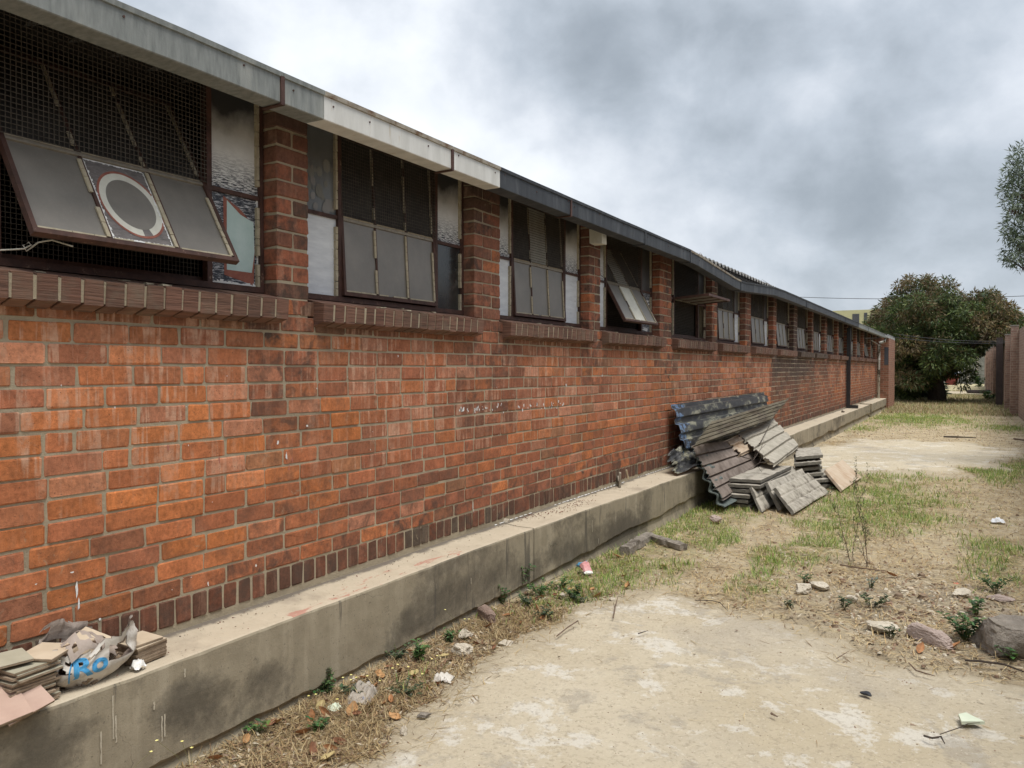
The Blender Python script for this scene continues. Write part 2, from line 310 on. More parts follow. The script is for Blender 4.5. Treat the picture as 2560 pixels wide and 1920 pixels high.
simple('rock_grey', (.20, .175, .145), (.33, .29, .245), 14, .95, bd=.02, obj=True, c3=(.12, .10, .08), s3=6, t3=(.5, .65))
simple('rock_pink', (.32, .25, .215), (.42, .34, .30), 14, .95, bd=.006, obj=True)
simple('rubber_black', (.015, .016, .02), (.04, .045, .055), 30, .5, obj=True)
simple('chip_green', (.52, .58, .44), (.62, .66, .52), 14, .6, obj=True)
simple('stick_brown', (.10, .065, .045), (.20, .14, .10), 30, .9, obj=True)
simple('stick_dark', (.04, .03, .025), (.09, .07, .055), 30, .9, obj=True)
simple('wood_pale', (.52, .43, .30), (.62, .53, .39), 30, .8, obj=True)
simple('bark', (.045, .036, .03), (.10, .08, .065), 14, .95, bd=.02)
simple('wire_pale', (.42, .40, .34), (.55, .52, .45), 30, .5, obj=True)
simple('cable_black', (.02, .02, .022), (.035, .035, .04), 5, .6)
simple('steel_post', (.03, .022, .02), (.055, .04, .036), 5, .7)
simple('block_wall', (.15, .15, .135), (.26, .255, .225), 3, .95, c3=(.09, .09, .08), s3=1.2, t3=(.5, .65))
simple('yellow_wall', (.42, .40, .24), (.48, .46, .28), 2, .9)
simple('window_dark', (.05, .055, .065), (.09, .09, .10), 3, .4)
simple('red_box', (.15, .03, .025), (.23, .055, .045), 2, .6)
simple('bag_white', (.62, .64, .66), (.8, .8, .8), 9, .6); simple('bag_green', (.06, .3, .14), (.1, .38, .2), 9, .6); simple('bag_blue', (.14, .19, .36), (.2, .26, .45), 9, .6)
simple('yellow_petal', (.70, .62, .16), (.8, .74, .35), 20, .7, obj=True)
simple('red_plastic', (.5, .08, .07), (.6, .12, .1), 20, .5, obj=True)
simple('grey_bracket', (.20, .175, .14), (.31, .275, .22), 30, .6, obj=True)
simple('drip', (.42, .37, .28), (.55, .50, .40), 20, .9)
simple('white_splash', (.72, .72, .70), (.8, .8, .78), 20, .8)
simple('red_stain', (.36, .12, .09), (.44, .18, .13), 20, .8)

# coursed brickwork of the far bay and the boundary wall
for nm_, c1_, c2_, c3_ in (('boundary_brick', (.23, .135, .10, 1), (.31, .20, .15, 1), (.34, .29, .23, 1)), ('bay_brick', (.20, .085, .05, 1), (.30, .125, .075, 1), (.30, .24, .17, 1))):
    m, t, b = new_mat(nm_)
    P = pos(t); s = N(t, 'ShaderNodeSeparateXYZ'); L(t, P, s.inputs[0]); cm = N(t, 'ShaderNodeCombineXYZ')
    L(t, MATH(t, 'ADD', s.outputs[1], s.outputs[0]), cm.inputs[0]); L(t, s.outputs[2], cm.inputs[1])
    br = N(t, 'ShaderNodeTexBrick', inp={'Scale': 1.0, 'Mortar Size': .006, 'Brick Width': .232, 'Row Height': .084, 'Color1': c1_, 'Color2': c2_, 'Mortar': c3_, 'Bias': 0.})
    L(t, cm.outputs[0], br.inputs['Vector'])
    c = MIX(t, .6, br.outputs['Color'], RAMP(t, NOISE(t, P, 5, 6, .7), [(.3, .55), (.7, 1.35)]), 'MULTIPLY')
    L(t, c, b.inputs['Base Color']); b.inputs['Roughness'].default_value = .92
    bump(t, b, MATH(t, 'ADD', MATH(t, 'MULTIPLY', br.outputs['Fac'], -1.0), NOISE(t, P, 50, 5, .7)), .6, .006)

# ------------------------------------------------------------------ mesh helpers
class MB:
    def __init__(s): s.v = []; s.f = []; s.mi = []; s.c = []; s.m = []; s.mats = []
    def mat(s, name):
        if name not in s.mats: s.mats.append(name)
        return s.mats.index(name)
    def face(s, idx, mat, col=(1, 1, 1), misc=(0, 0, 0)):
        s.f.append(idx); s.mi.append(s.mat(mat)); s.c.append(col); s.m.append(misc)
    def poly(s, pts, mat, col=(1, 1, 1), misc=(0, 0, 0)):
        n = len(s.v); s.v += [tuple(p) for p in pts]; s.face(list(range(n, n + len(pts))), mat, col, misc)
    def box(s, a, b, mat, col=(1, 1, 1), misc=(0, 0, 0), M=None, jit=0):
        n = len(s.v)
        for x in (a[0], b[0]):
            for y in (a[1], b[1]):
                for z in (a[2], b[2]):
                    p = Vector((x, y, z))
                    if jit: p += Vector([random.uniform(-jit, jit) for _ in range(3)])
                    if M: p = M @ p
                    s.v.append(tuple(p))
        for q in ((0, 1, 3, 2), (4, 6, 7, 5), (0, 4, 5, 1), (2, 3, 7, 6), (0, 2, 6, 4), (1, 5, 7, 3)):
            s.face([n + i for i in q], mat, col, misc)
    def tube(s, pts, r, mat, k=6, col=(1, 1, 1), cap=True):
        pts = [Vector(p) for p in pts]; rs = r if isinstance(r, (list, tuple)) else [r] * len(pts)
        n0 = len(s.v)
        for i, p in enumerate(pts):
            d = (pts[min(i + 1, len(pts) - 1)] - pts[max(i - 1, 0)]).normalized()
            u = d.cross(Vector((0, 0, 1)) if abs(d.z) < .9 else Vector((1, 0, 0))).normalized(); w_ = d.cross(u)
            for j in range(k):
                a = 2 * math.pi * j / k; s.v.append(tuple(p + (u * math.cos(a) + w_ * math.sin(a)) * rs[i]))
        for i in range(len(pts) - 1):
            for j in range(k):
                a = n0 + i * k + j; b_ = n0 + i * k + (j + 1) % k
                s.face([a, b_, b_ + k, a + k], mat, col)
        if cap:
            s.face([n0 + j for j in range(k)][::-1], mat, col); s.face([n0 + (len(pts) - 1) * k + j for j in range(k)], mat, col)
    def build(s, name, parent=None, smooth=False, attrs=True):
        me = bpy.data.meshes.new(name); me.from_pydata(s.v, [], s.f)
        for m in s.mats: me.materials.append(MATS[m])
        me.polygons.foreach_set('material_index', s.mi)
        if attrs:
            ln = np.array([len(f) for f in s.f])
            for an, data in (('Col', s.c), ('Misc', s.m)):
                a = me.color_attributes.new(an, 'FLOAT_COLOR', 'CORNER')
                arr = np.ones((len(data), 4), np.float32); arr[:, :3] = data
                a.data.foreach_set('color', np.repeat(arr, ln, axis=0).ravel())
        if smooth: me.polygons.foreach_set('use_smooth', [True] * len(s.f))
        me.update()
        return link(name, me, parent)
def link(name, me, parent=None):
    o = bpy.data.objects.new(name, me); COL.objects.link(o)
    if parent: o.parent = parent
    return o
def tag(o, label=None, cat=None, group=None, kind=None):
    if label: o['label'] = label
    if cat: o['category'] = cat
    if group: o['group'] = group
    if kind: o['kind'] = kind
    return o
def empty(name, loc=(0, 0, 0), rz=0):
    o = bpy.data.objects.new(name, None); COL.objects.link(o); o.location = loc; o.rotation_euler.z = rz; o.empty_display_size = .1; return o
def nz(x, y=0, z=0): return noise.noise(Vector((x, y, z)))
def lerp(a, b, t): return a + (b - a) * t
def ramp(x, pts):
    if x <= pts[0][0]: return pts[0][1]
    for (a, va), (b_, vb) in zip(pts, pts[1:]):
        if x <= b_: return va + (vb - va) * (x - a) / (b_ - a)
    return pts[-1][1]

# ------------------------------------------------------------------ brick building
H = CY
PITCHZ = .084; Z0 = H + .103                 # under side of the first full course below the sills
BLD = empty('brick_building', (0, 16, 0))
tag(BLD, 'long single storey red brick building with steel windows and box gutter', 'building')
def bpart(o): o.location = (o.location[0], o.location[1] - 16, o.location[2]); o.parent = BLD; return o
PIL = [(-1.6, 1.14), (2.703, 2.917), (4.483, 4.826), (6.384, 6.63), (8.26, 8.66), (10.34, 10.57), (12.16, 12.52), (14.2, 14.46), (16.1, 16.48),
       (18.2, 18.43), (20.07, 20.43), (22.2, 22.5), (24.15, 24.5), (26.35, 26.6), (28.3, 28.66), (30.55, 30.8), (32.5, 33.05)]
YEND = 33.05; LEDGE = .425; TOPZ = H + 1.36
def ledge_x(y): return ramp(y, [(0, .262), (4.9, .262), (5.2, .275), (8, .35), (40, .35)])

PAL = dict(orange=(.56, .190, .058), redor=(.48, .163, .068), red=(.365, .128, .070), dusky=(.26, .105, .063), brown=(.17, .083, .055), peach=(.56, .27, .17), tan=(.27, .165, .09), grey=(.15, .115, .085))
def pick(ws):
    r = random.random() * sum(ws.values())
    for k, v in ws.items():
        r -= v
        if r <= 0: return PAL[k]
    return PAL['red']
def brick_col(y, z):
    rz = (z - LEDGE) / 1.3
    n = nz(y * .55, z * 1.7, 3)
    if y < 3.2: ws = dict(orange=4, redor=5, red=1.0, dusky=.12, peach=1.6, tan=.3, brown=.0)
    elif y < 7: ws = dict(orange=1.3, redor=3, red=4, dusky=3.4, peach=1.1, tan=.4, brown=.4)
    elif y < 14: ws = dict(orange=1.2, redor=3, red=4, dusky=3, peach=.9, tan=.3, brown=.5)
    else: ws = dict(orange=.5, redor=2, red=4, dusky=5, peach=.7, tan=.4, brown=1)
    if rz < .42: q_ = 1 - rz / .42; ws['brown'] = ws.get('brown', 0) + .4 + 1.2 * q_; ws['dusky'] += 1.0 + 3.5 * q_; ws['redor'] *= 1 - .5 * q_; ws['peach'] *= .25; ws['orange'] *= .55; ws['red'] *= 1.5
    if n > .18: ws['dusky'] += 2; ws['red'] += 2
    if n < -.15: ws['orange'] += 2.5; ws['redor'] += 2
    # water runs off the sills: dull stained columns below the piers, bleached bricks below the windows
    pd = min(max(a - y, y - b_, 0) for a, b_ in PIL[1:]) ; fade = ramp(rz, [(.25, 0), (.6, .6), (.95, 1)])
    col_ = math.exp(-(pd / .17) ** 2) * fade * (1 + .8 * nz(y * 2, z * 2, 50)); win_ = ramp(pd, [(.25, 0), (.5, 1)]) * ramp(rz, [(.45, 0), (.7, 1)])
    ws['dusky'] += 7 * col_; ws['brown'] += 2.2 * col_; ws['peach'] += 2.2 * win_; ws['orange'] += 1.5 * win_
    tw_ = sum(ws.values()); mean_ = sum(np.array(PAL[k]) * v for k, v in ws.items()) / tw_
    c = (np.array(pick(ws)) * .45 + np.array(pick(ws)) * .2 + mean_ * .35) * random.uniform(.85, 1.15)
    s = random.uniform(0, 1)
    streak = max(0, (.25 + 1.1 * s * s) * (1.15 if rz > .45 else .25)) * (1.0 if y < 14 else .6)
    if random.random() < .25: streak *= 1.5
    streak *= .55 + 1.1 * win_; dirt_c = .75 * col_
    dirt = (.25 if rz > .35 else .45) * random.random() + (max(0, .42 - rz) * 1.9 if y > 2.2 else max(0, .2 - rz) * 1.5) + dirt_c
    # burnt stretch of wall
    k = ramp(y, [(13.9, 0), (14.4, 1), (17, 1), (20.5, .15), (23, 0)]) * ramp(z, [(.7, .25), (1.1, .55), (1.5, 1)])
    k = min(1, max(0, k + (nz(y * 1.2, z * 3, 9)) * .4 * (1 if k > .02 else 0)))
    soot = np.array((.062, .05, .042)); c = c * (1 - .88 * k) + soot * .88 * k
    if y > 14: c = c * .86
    if z > Z0 + .02 and not any(a - .05 < y < b_ + .02 for a, b_ in PIL): g = .62 if z > Z0 + .1 else .5; c = c * (1 - g) + np.array((.07, .055, .04)) * g  # sill shade and grime put into the colour of the courses beneath
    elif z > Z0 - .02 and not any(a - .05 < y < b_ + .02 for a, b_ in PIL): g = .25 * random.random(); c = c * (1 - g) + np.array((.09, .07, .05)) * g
    return tuple(c), (min(1, streak * (1 - .75 * k)), min(1, dirt + .2 * k), 0)

def cz(y, z): return .0032 * nz(y * .9, z * 4, 17) + .0012 * nz(y * 4.3, z * 9, 18)
def rbrick(mb, y0, y1, z0, z1, x, col, misc, t=.012, bev=.0038, rnd=.0055, mat='brick', jit=.0032, side=False):
    """one brick with worn, slightly rounded arrises; front face at X = x, t deep"""
    x += random.uniform(-.0025, .0025); o_ = cz((y0 + y1) / 2, z0); z0 += o_; z1 += o_
    def ring(i, xx):
        a, b_, c_, d = y0 + i, y1 - i, z0 + i, z1 - i; r = max(.001, rnd - i * .3)
        p = [(a + r, c_), (b_ - r, c_), (b_, c_ + r), (b_, d - r), (b_ - r, d), (a + r, d), (a, d - r), (a, c_ + r)]
        return [(xx + random.uniform(-jit, jit) * .3, q[0] + random.uniform(-jit, jit), q[1] + random.uniform(-jit, jit)) for q in p]
    n = len(mb.v); mb.v += ring(bev, x) + ring(0, x - bev) + ring(0, x - t)
    mb.face([n + i for i in range(8)], mat, col, misc)
    for k in (0, 8):
        for i in range(8):
            j = (i + 1) % 8; mb.face([n + k + i, n + k + 8 + i, n + k + 8 + j, n + k + j], mat, col, misc)

mb = MB()
# mortar body
mb.box((-.22, -1.6, -.2), (-.0045, YEND, H + .24), 'mortar')
# courses below the sills: 14 full courses, then a rowlock foot course
ROWB = Z0 - 13 * PITCHZ
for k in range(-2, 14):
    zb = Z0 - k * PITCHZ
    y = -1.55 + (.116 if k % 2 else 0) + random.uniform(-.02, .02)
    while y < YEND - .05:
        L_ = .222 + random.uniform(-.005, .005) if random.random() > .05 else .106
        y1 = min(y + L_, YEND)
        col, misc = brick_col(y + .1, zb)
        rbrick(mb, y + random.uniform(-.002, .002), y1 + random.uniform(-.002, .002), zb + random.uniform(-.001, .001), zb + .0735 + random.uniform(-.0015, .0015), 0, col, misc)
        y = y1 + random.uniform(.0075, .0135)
y = -1.55
zt = ROWB - .011
while y < YEND - .05:
    full = random.random() < .03
    w_ = .222 if full else .073
    c = np.array(pick(dict(brown=5, dusky=3, red=1.2, grey=1))) * random.uniform(.75, 1.1)
    rbrick(mb, y, y + w_, zt - .106 - random.uniform(0, .006), zt, 0, tuple(c * .8), (.22 * random.random(), .5 + .5 * random.random(), 0))
    y += w_ + .0105
# whitewash splashes and drips, as on the wall
def splat(y, z, r, n=9, mat='white_splash', x=.0012, tall=1.5):
    pts = []
    for i in range(n):
        a = 2 * math.pi * i / n; q = r * random.uniform(.4, 1.15)
        pts.append((x, y + math.cos(a) * q, z + math.sin(a) * q * tall))
    mb.poly(pts, mat)
for i in range(26):                          # the row of splashes at mid height
    px = lerp(1150, 1420, i / 26) + random.uniform(-6, 6); q = PX(px, lerp(1024, 1008, i / 26) + random.uniform(-5, 5), 0)
    for _ in range(random.choice((1, 2, 3))): splat(q.y + random.uniform(-.04, .04), q.z + random.uniform(-.025, .015), random.uniform(.004, .012), tall=random.uniform(.8, 2.2))
for px, py, r, tl in ((192, 1475, .006, 6), (196, 1510, .005, 5), (250, 1548, .007, 1), (694, 1108, .009, 1.6), (716, 1140, .006, 4), (862, 1052, .008, 1), (768, 1065, .009, .7), (1182, 1262, .004, 8), (1184, 1278, .003, 9),
                      (1505, 940, .01, 2), (1415, 962, .01, 2), (2026, 1036, .012, 4), (1690, 1000, .008, 1.5), (640, 1414, .006, 1.3), (520, 1460, .005, 3), (90, 1460, .005, .6), (180, 1430, .008, .5), (995, 890, .005, 1.5)):
    q = PX(px, py, 0); splat(q.y, q.z, r, tall=tl)
for _ in range(110):
    splat(random.uniform(1.5, 12), random.uniform(.55, 1.6), random.uniform(.0012, .0035), n=6, tall=random.uniform(.8, 2))
for px, py in ((548, 1150), (730, 1150), (722, 1170), (1045, 1075), (420, 1120)): q = PX(px, py, 0); splat(q.y, q.z, .006, mat='red_stain', tall=3)
wall = bpart(mb.build('wall'))

# brick piers between the windows
def pier_col(y, z):
    ws = dict(redor=.8, red=3.4, dusky=5, brown=2.4, orange=.12)
    c = np.array(pick(ws)) * random.uniform(.85, 1.1)
    k = ramp(y, [(15.5, 0), (16.1, 1), (17.5, .8), (19, .4), (21, 0)]); k = min(1, max(0, max(k, ramp(z - H, [(.85, 0), (1.2, .75)]) + .3 * nz(y * 3, z * 5, 40)))); c = c * (1 - .8 * k) + np.array((.05, .045, .04)) * .8 * k
    return tuple(c), (.35 * random.random(), 1.2 * random.random(), 0)
for pi, (ya, yb) in enumerate(PIL):
    mb = MB(); mid = (ya + yb) / 2
    z = H + .24
    mb.box((-.20, ya + .006, H + .235), (-.0045, yb - .006, H + 1.31), 'mortar')
    j = 0; zb = Z0 + PITCHZ * 2 + .001
    while zb < H + 1.29:
        wdt = yb - ya
        n = max(1, round(wdt / .116)); hw = (wdt - (n - 1) * .0105) / n
        segs = []; i = 0
        if n == 2: segs = [(0, 1), (1, 2)] if j % 2 == 0 else [(0, 2)] if random.random() > .3 else [(0, 1), (1, 2)]
        elif n == 3: segs = [(0, 2), (2, 3)] if j % 2 == 0 else [(0, 1), (1, 3)]
        else:
            i = j % 2
            if i: segs.append((0, 1))
            while i < n: segs.append((i, min(n, i + 2))); i += 2
        for a, b_ in segs:
            y0 = ya + a * (hw + .0105); y1 = ya + b_ * (hw + .0105) - .0105
            c, ms_ = pier_col(mid, zb); rbrick(mb, y0, y1, zb, min(zb + .0735, H + 1.31), 0, c, ms_, t=.10 if hw < 5 else .1)
        zb += PITCHZ; j += 1
    o = bpart(mb.build('pier'))

# rowlock brick sills
for i in range(len(PIL) - 1):
    ya, yb = PIL[i][1] + .03, PIL[i + 1][0] + .01
    mb = MB(); y = ya; n = max(1, round((yb - ya) / .0835)); st = (yb - ya) / n
    for k in range(n):
        y0 = ya + k * st + .0055; y1 = ya + (k + 1) * st - .0055
        c = np.array((.150, .083, .056)) * random.uniform(.75, 1.2) + np.array((.02, 0, 0)) * random.random()
        if PIL[i][1] > 15 and PIL[i][1] < 18.6: c = c * .35 + np.array((.06, .055, .045)) * .6
        dx = random.uniform(-.004, .004); dz = random.uniform(-.003, .003)
        sec = [(.08 + dx, H + .338 + dz), (.074 + dx, H + .242 + dz), (-.03, H + .21), (-.115, H + .30), (-.115, H + .377)]
        nb = len(mb.v)
        for yy, ins in ((y0, .004), (y0 + .004, 0), (y1 - .004, 0), (y1, .004)):
            cxs = sum(s_[0] for s_ in sec) / 5; czs = sum(s_[1] for s_ in sec) / 5
            for sx_, sz_ in sec:
                mb.v.append((sx_ + (cxs - sx_) * ins * 8, yy + random.uniform(-.001, .001), sz_ + (czs - sz_) * ins * 8))
        for r_ in range(3):
            for q in range(5):
                a = nb + r_ * 5 + q; b_ = nb + r_ * 5 + (q + 1) % 5; mb.face([a, b_, b_ + 5, a + 5], 'sill_brick', tuple(c))
        mb.face([nb + q for q in range(5)][::-1], 'sill_brick', tuple(c)); mb.face([nb + 15 + q for q in range(5)], 'sill_brick', tuple(c))
    mb.poly([(.075, ya + .01, H + .333), (.069, ya + .01, H + .248), (.069, yb - .01, H + .248), (.075, yb - .01, H + .333)][::-1], 'mortar')
    mb.poly([(.075, ya + .01, H + .3335), (.075, yb - .01, H + .3335), (-.113, yb - .01, H + .372), (-.113, ya + .01, H + .372)], 'mortar')
    for _ in range(5 if PIL[i][1] < 9 else 1):      # flakes of putty fallen on the sill
        yy = random.uniform(ya + .1, yb - .1); xx = random.uniform(-.06, .05); zz_ = H + .338 + (.08 - xx) * .2
        s_ = random.uniform(.006, .016); mb.box((xx - s_, yy - s_, zz_), (xx + s_, yy + s_ * 1.6, zz_ + .005), 'putty', jit=.003)
    bpart(mb.build('window_sill'))

# room behind the windows, ceiling and eaves boarding
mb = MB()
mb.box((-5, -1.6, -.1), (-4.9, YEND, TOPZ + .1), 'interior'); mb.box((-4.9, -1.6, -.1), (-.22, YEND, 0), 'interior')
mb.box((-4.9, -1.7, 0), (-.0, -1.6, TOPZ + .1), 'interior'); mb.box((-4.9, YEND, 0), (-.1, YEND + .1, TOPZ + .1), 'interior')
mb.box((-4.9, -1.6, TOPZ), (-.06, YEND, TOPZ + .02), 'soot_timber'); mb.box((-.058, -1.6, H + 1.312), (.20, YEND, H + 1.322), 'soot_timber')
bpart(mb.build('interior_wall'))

# roof of corrugated sheets
def sag(y): return -.115 * ramp(y, [(8.4, 0), (10.3, 1), (10.7, 1), (12.6, .12), (13.4, 0)])
mb = MB(); pts = []
ys = np.arange(-1.6, YEND + .3, .177 / 8)
nr = []
for xx, zz_ in ((.19, H + 1.342), (-2.4, H + 1.61), (-5.2, H + 1.89)):
    for y in ys: mb.v.append((xx, y, zz_ + .034 * math.cos(2 * math.pi * y / .177)))
n = len(ys)
for r_ in range(2):
    for i in range(n - 1): a = r_ * n + i; mb.face([a, a + 1, a + 1 + n, a + n], 'roof_sheet')
# the visible cut edge of the sheets has thickness
nb = len(mb.v)
for y in ys: mb.v.append((.19, y, H + 1.330 + .034 * math.cos(2 * math.pi * y / .177)))
for i in range(n - 1): mb.face([i, nb + i, nb + i + 1, i + 1], 'roof_sheet')
mb.box((.17, -1.6, H + 1.27), (.188, YEND, H + 1.306), 'soot_timber')
for y0 in (9.0, 9.35, 9.4, 10.1, 11.8, 13.1, 13.2):        # sticks and twigs caught on the roof edge
    mb.tube([(.15, y0, H + 1.34), (.12, y0 + random.uniform(-.1, .15), H + 1.40), (.05, y0 + random.uniform(-.2, .3), H + random.uniform(1.42, 1.47))], [.006, .005, .002], 'stick_brown', 4)
bpart(mb.build('roof'))

# box gutter, segment by segment
def gutter(y0, y1, mat, x1=.338, rim=None, end0=False):
    mb = MB(); x0 = x1 - .112; zb, zt_ = H + 1.167, H + 1.300
    n = max(2, int((y1 - y0) / .25)); sec = [(x0, zt_), (x0, zb), (x1 - .004, zb), (x1, zb + .004), (x1, zt_ - .022), (x1 + .008, zt_ - .020), (x1 + .010, zt_), (x1 - .012, zt_ + .002), (x1 - .012, zb + .01), (x0 + .003, zb + .01)]
    for i in range(n + 1):
        y = lerp(y0, y1, i / n); dz = sag(y) + .0025 * nz(y * 1.7); dx = .003 * nz(y * 2.3, 5)
        for sx_, sz_ in sec: mb.v.append((sx_ + dx, y, sz_ + dz))
    k = len(sec)
    for i in range(n):
        for q in range(k - 1):
            a = i * k + q; mb.face([a, a + 1, a + 1 + k, a + k], (rim or mat) if q in (4, 5, 6) else mat)
    mb.face([q for q in range(k)], mat); mb.face([n * k + q for q in range(k)][::-1], mat)
    yq = y0 + .06
    while yq < y1 - .03 and y0 < 9:
        zq = random.uniform(zb + .07, zt_ - .03) + sag(yq); mb.tube([(x1 - .002, yq, zq), (x1 + .004, yq, zq)], .0045, 'steel_brown', 8); yq += random.uniform(.25, .6)
    o = bpart(mb.build('gutter')); return o
def wy(px, D=2.6): return (F + (px - 1280) * 1130 / F) / (2410 - px) * D
gj = [-1.6, wy(711), wy(813), wy(1132), wy(1250), wy(1427), wy(1612), wy(1725), wy(1786), 10.5, 12.9, 15.5, 18, 21, 24, 26.5, 29, 32.4]
gm_ = ['galvanised', 'galvanised', 'white_gutter', 'white_gutter'] + ['dark_gutter'] * 10 + ['galvanised', 'galvanised', 'galvanised', 'galvanised']
for i in range(len(gj) - 1):
    g = gutter(gj[i] + .002, gj[i + 1] - .002, gm_[i], rim='gutter_rim' if i in (2, 3, 7, 8) else None)
    if i in (2, 3): g['label'] = 'white painted length of box gutter'
    if i in (1, 3, 5, 6, 7, 9, 11, 13, 15):
        y = gj[i]; mb = MB(); dz = sag(y)
        mt = 'steel_brown' if i in (1, 3, 5) else 'dark_gutter'
        mb.box((.339, y - .016, H + 1.163 + dz), (.346, y + .006, H + 1.285 + dz), mt); mb.box((.22, y - .016, H + 1.158 + dz), (.346, y + .006, H + 1.164 + dz), mt)
        bpart(mb.build('gutter_strap'))
# projecting gutter head at the far end
gutter(32.42, 36.0, 'pale_gutter', x1=.42)
# white bracket offcut under the gutter by the third pier
mb = MB(); q = PX(1500, 602, .10)
mb.box((.02, q.y - .05, H + 1.12), (.14, q.y + .055, H + 1.25), 'cream_paint', jit=.006)
o = bpart(mb.build('gutter_bracket')); o['label'] = 'cream painted bracket block on top of a pier'

# projecting end bay of the same building
mb = MB()
mb.box((-.2, YEND, -.1), (.42, YEND + 3, H + 1.2), 'bay_brick')
mb.box((-.2, YEND, H + 1.2), (.3, YEND + 3, TOPZ), 'soot_timber')
a, b_ = PY(2211, 868, YEND), PY(2221, 912, YEND)
mb.box((a.x, YEND - .004, b_.z), (b_.x, YEND + .02, a.z), 'window_dark')
bpart(mb.build('end_bay'))

# ------------------------------------------------------------------ windows
WW, ZB, ZM, ZT = 1.56, H + .375, H + .845, H + 1.352
S0, S1 = .335, 1.225                          # sash within the frame width
def wframe():
    mb = MB(); t_ = 'steel_brown'
    zb, zm, zt_ = ZB - H, ZM - H, ZT - H
    mb.box((-.02, 0, zb), (.02, WW, zb + .028), t_); mb.box((-.02, 0, zt_ - .02), (.02, WW, zt_), t_)
    for y in (0, S0 - .028, S1, WW - .022): mb.box((-.018, y, zb + .028), (.018, y + (.022 if y in (0, WW - .022) else .028), zt_ - .02), t_)
    mb.box((-.014, .022, zm - .012), (.012, S0 - .028, zm + .008), t_); mb.box((-.014, S1 + .028, zm - .012), (.012, WW - .022, zm + .008), t_)
    mb.box((-.05, S0, zb + .028), (-.022, S1, zb + .05), t_)
    # cracked putty bedding on the edges of the side lights
    for y in (S0 - .046, WW - .040):
        z = zb + .03
        while z < zt_ - .04:
            h_ = random.uniform(.03, .07)
            if abs(z + h_ / 2 - zm) > .045 and random.random() < .96: mb.box((-.004, y, z), (.0165, y + .0165, z + h_ - .003), 'putty', jit=.001)
            z += h_
    return mb.build('window_frame')
def sash_mesh():
    mb = MB(); W_ = S1 - S0; zl, zh = -.435, .485; t_ = 'steel_brown'
    mb.box((-.014, 0, zl), (.014, W_, zl + .022), t_); mb.box((-.014, 0, zh - .022), (.014, W_, zh), t_)
    mb.box((-.014, 0, zl + .022), (.014, .018, zh - .022), t_); mb.box((-.014, W_ - .018, zl + .022), (.014, W_, zh - .022), t_)
    mb.box((-.012, .018, -.010), (.012, W_ - .018, .008), 'grey_bracket')
    for i in (1, 2):
        y = W_ * i / 3
        mb.box((-.011, y - .007, zl + .022), (.0095, y + .007, -.010), t_); mb.box((-.011, y - .007, .008), (.0095, y + .007, zh - .022), t_)
    for y in (W_ / 3, 2 * W_ / 3, W_ - .018):
        z = zl + .03
        while z < zh - .03:
            h_ = random.uniform(.035, .075)
            if random.random() < .93 and not (z < .01 < z + h_): mb.box((.006, y - .018, z), (.0125, y - .002, z + h_ - .0025), 'putty', jit=.0008)
            z += h_
    for y0, y1 in ((.02, W_ / 3 - .02), (W_ / 3 + .01, 2 * W_ / 3 - .02), (2 * W_ / 3 + .01, W_ - .03)):
        y = y0
        while y < y1: 
            h_ = random.uniform(.04, .09)
            if random.random() < .75: mb.box((.006, y, zl + .02), (.0125, min(y1, y + h_) - .002, zl + .03), 'putty', jit=.0008)
            mb.box((.0125, y, .008), (.0135, min(y1, y + h_) - .001, .016), 'putty', jit=.0006); y += h_
    return mb.build('sash')
def grid_pane(y0, y1, z0, z1, mat, x=0):
    mb = MB(); mb.box((x - .002, y0, z0), (x + .002, y1, z1), mat); return mb
def glass_mesh(panes):
    mb = MB(); W_ = S1 - S0
    for c in range(3):
        y0, y1 = W_ * c / 3 + (.018 if c == 0 else .008), W_ * (c + 1) / 3 - (.018 if c == 2 else .008)
        mb.box((-.003, y0, -.412), (.003, y1, -.011), panes[c]); mb.box((-.003, y0, .009), (.003, y1, .462), 'shaded_glass' if panes[3 + c] == 'dusty_glass' else panes[3 + c])
    return mb
def mesh_screen():
    mb = MB(); W_ = S1 - S0; t_ = .0028; sp = .0195
    for x, z0, z1 in ((.017, ZM - H + .014, ZT - H - .02), (-.034, ZB - H + .03, ZM - H + .01)):
        n = int(W_ / sp)
        for i in range(n + 1): y = i * sp; mb.box((x, y - t_ / 2, z0), (x + t_, y + t_ / 2, z1), 'mesh_wire')
        n = int((z1 - z0) / sp)
        for i in range(n + 1): z = z0 + i * sp; mb.box((x + t_ * .9, 0, z - t_ / 2), (x + t_ * 1.7, W_, z + t_ / 2), 'mesh_wire')
    return mb.build('wire_mesh')
FR0 = SA0 = MS0 = None
GL = {}
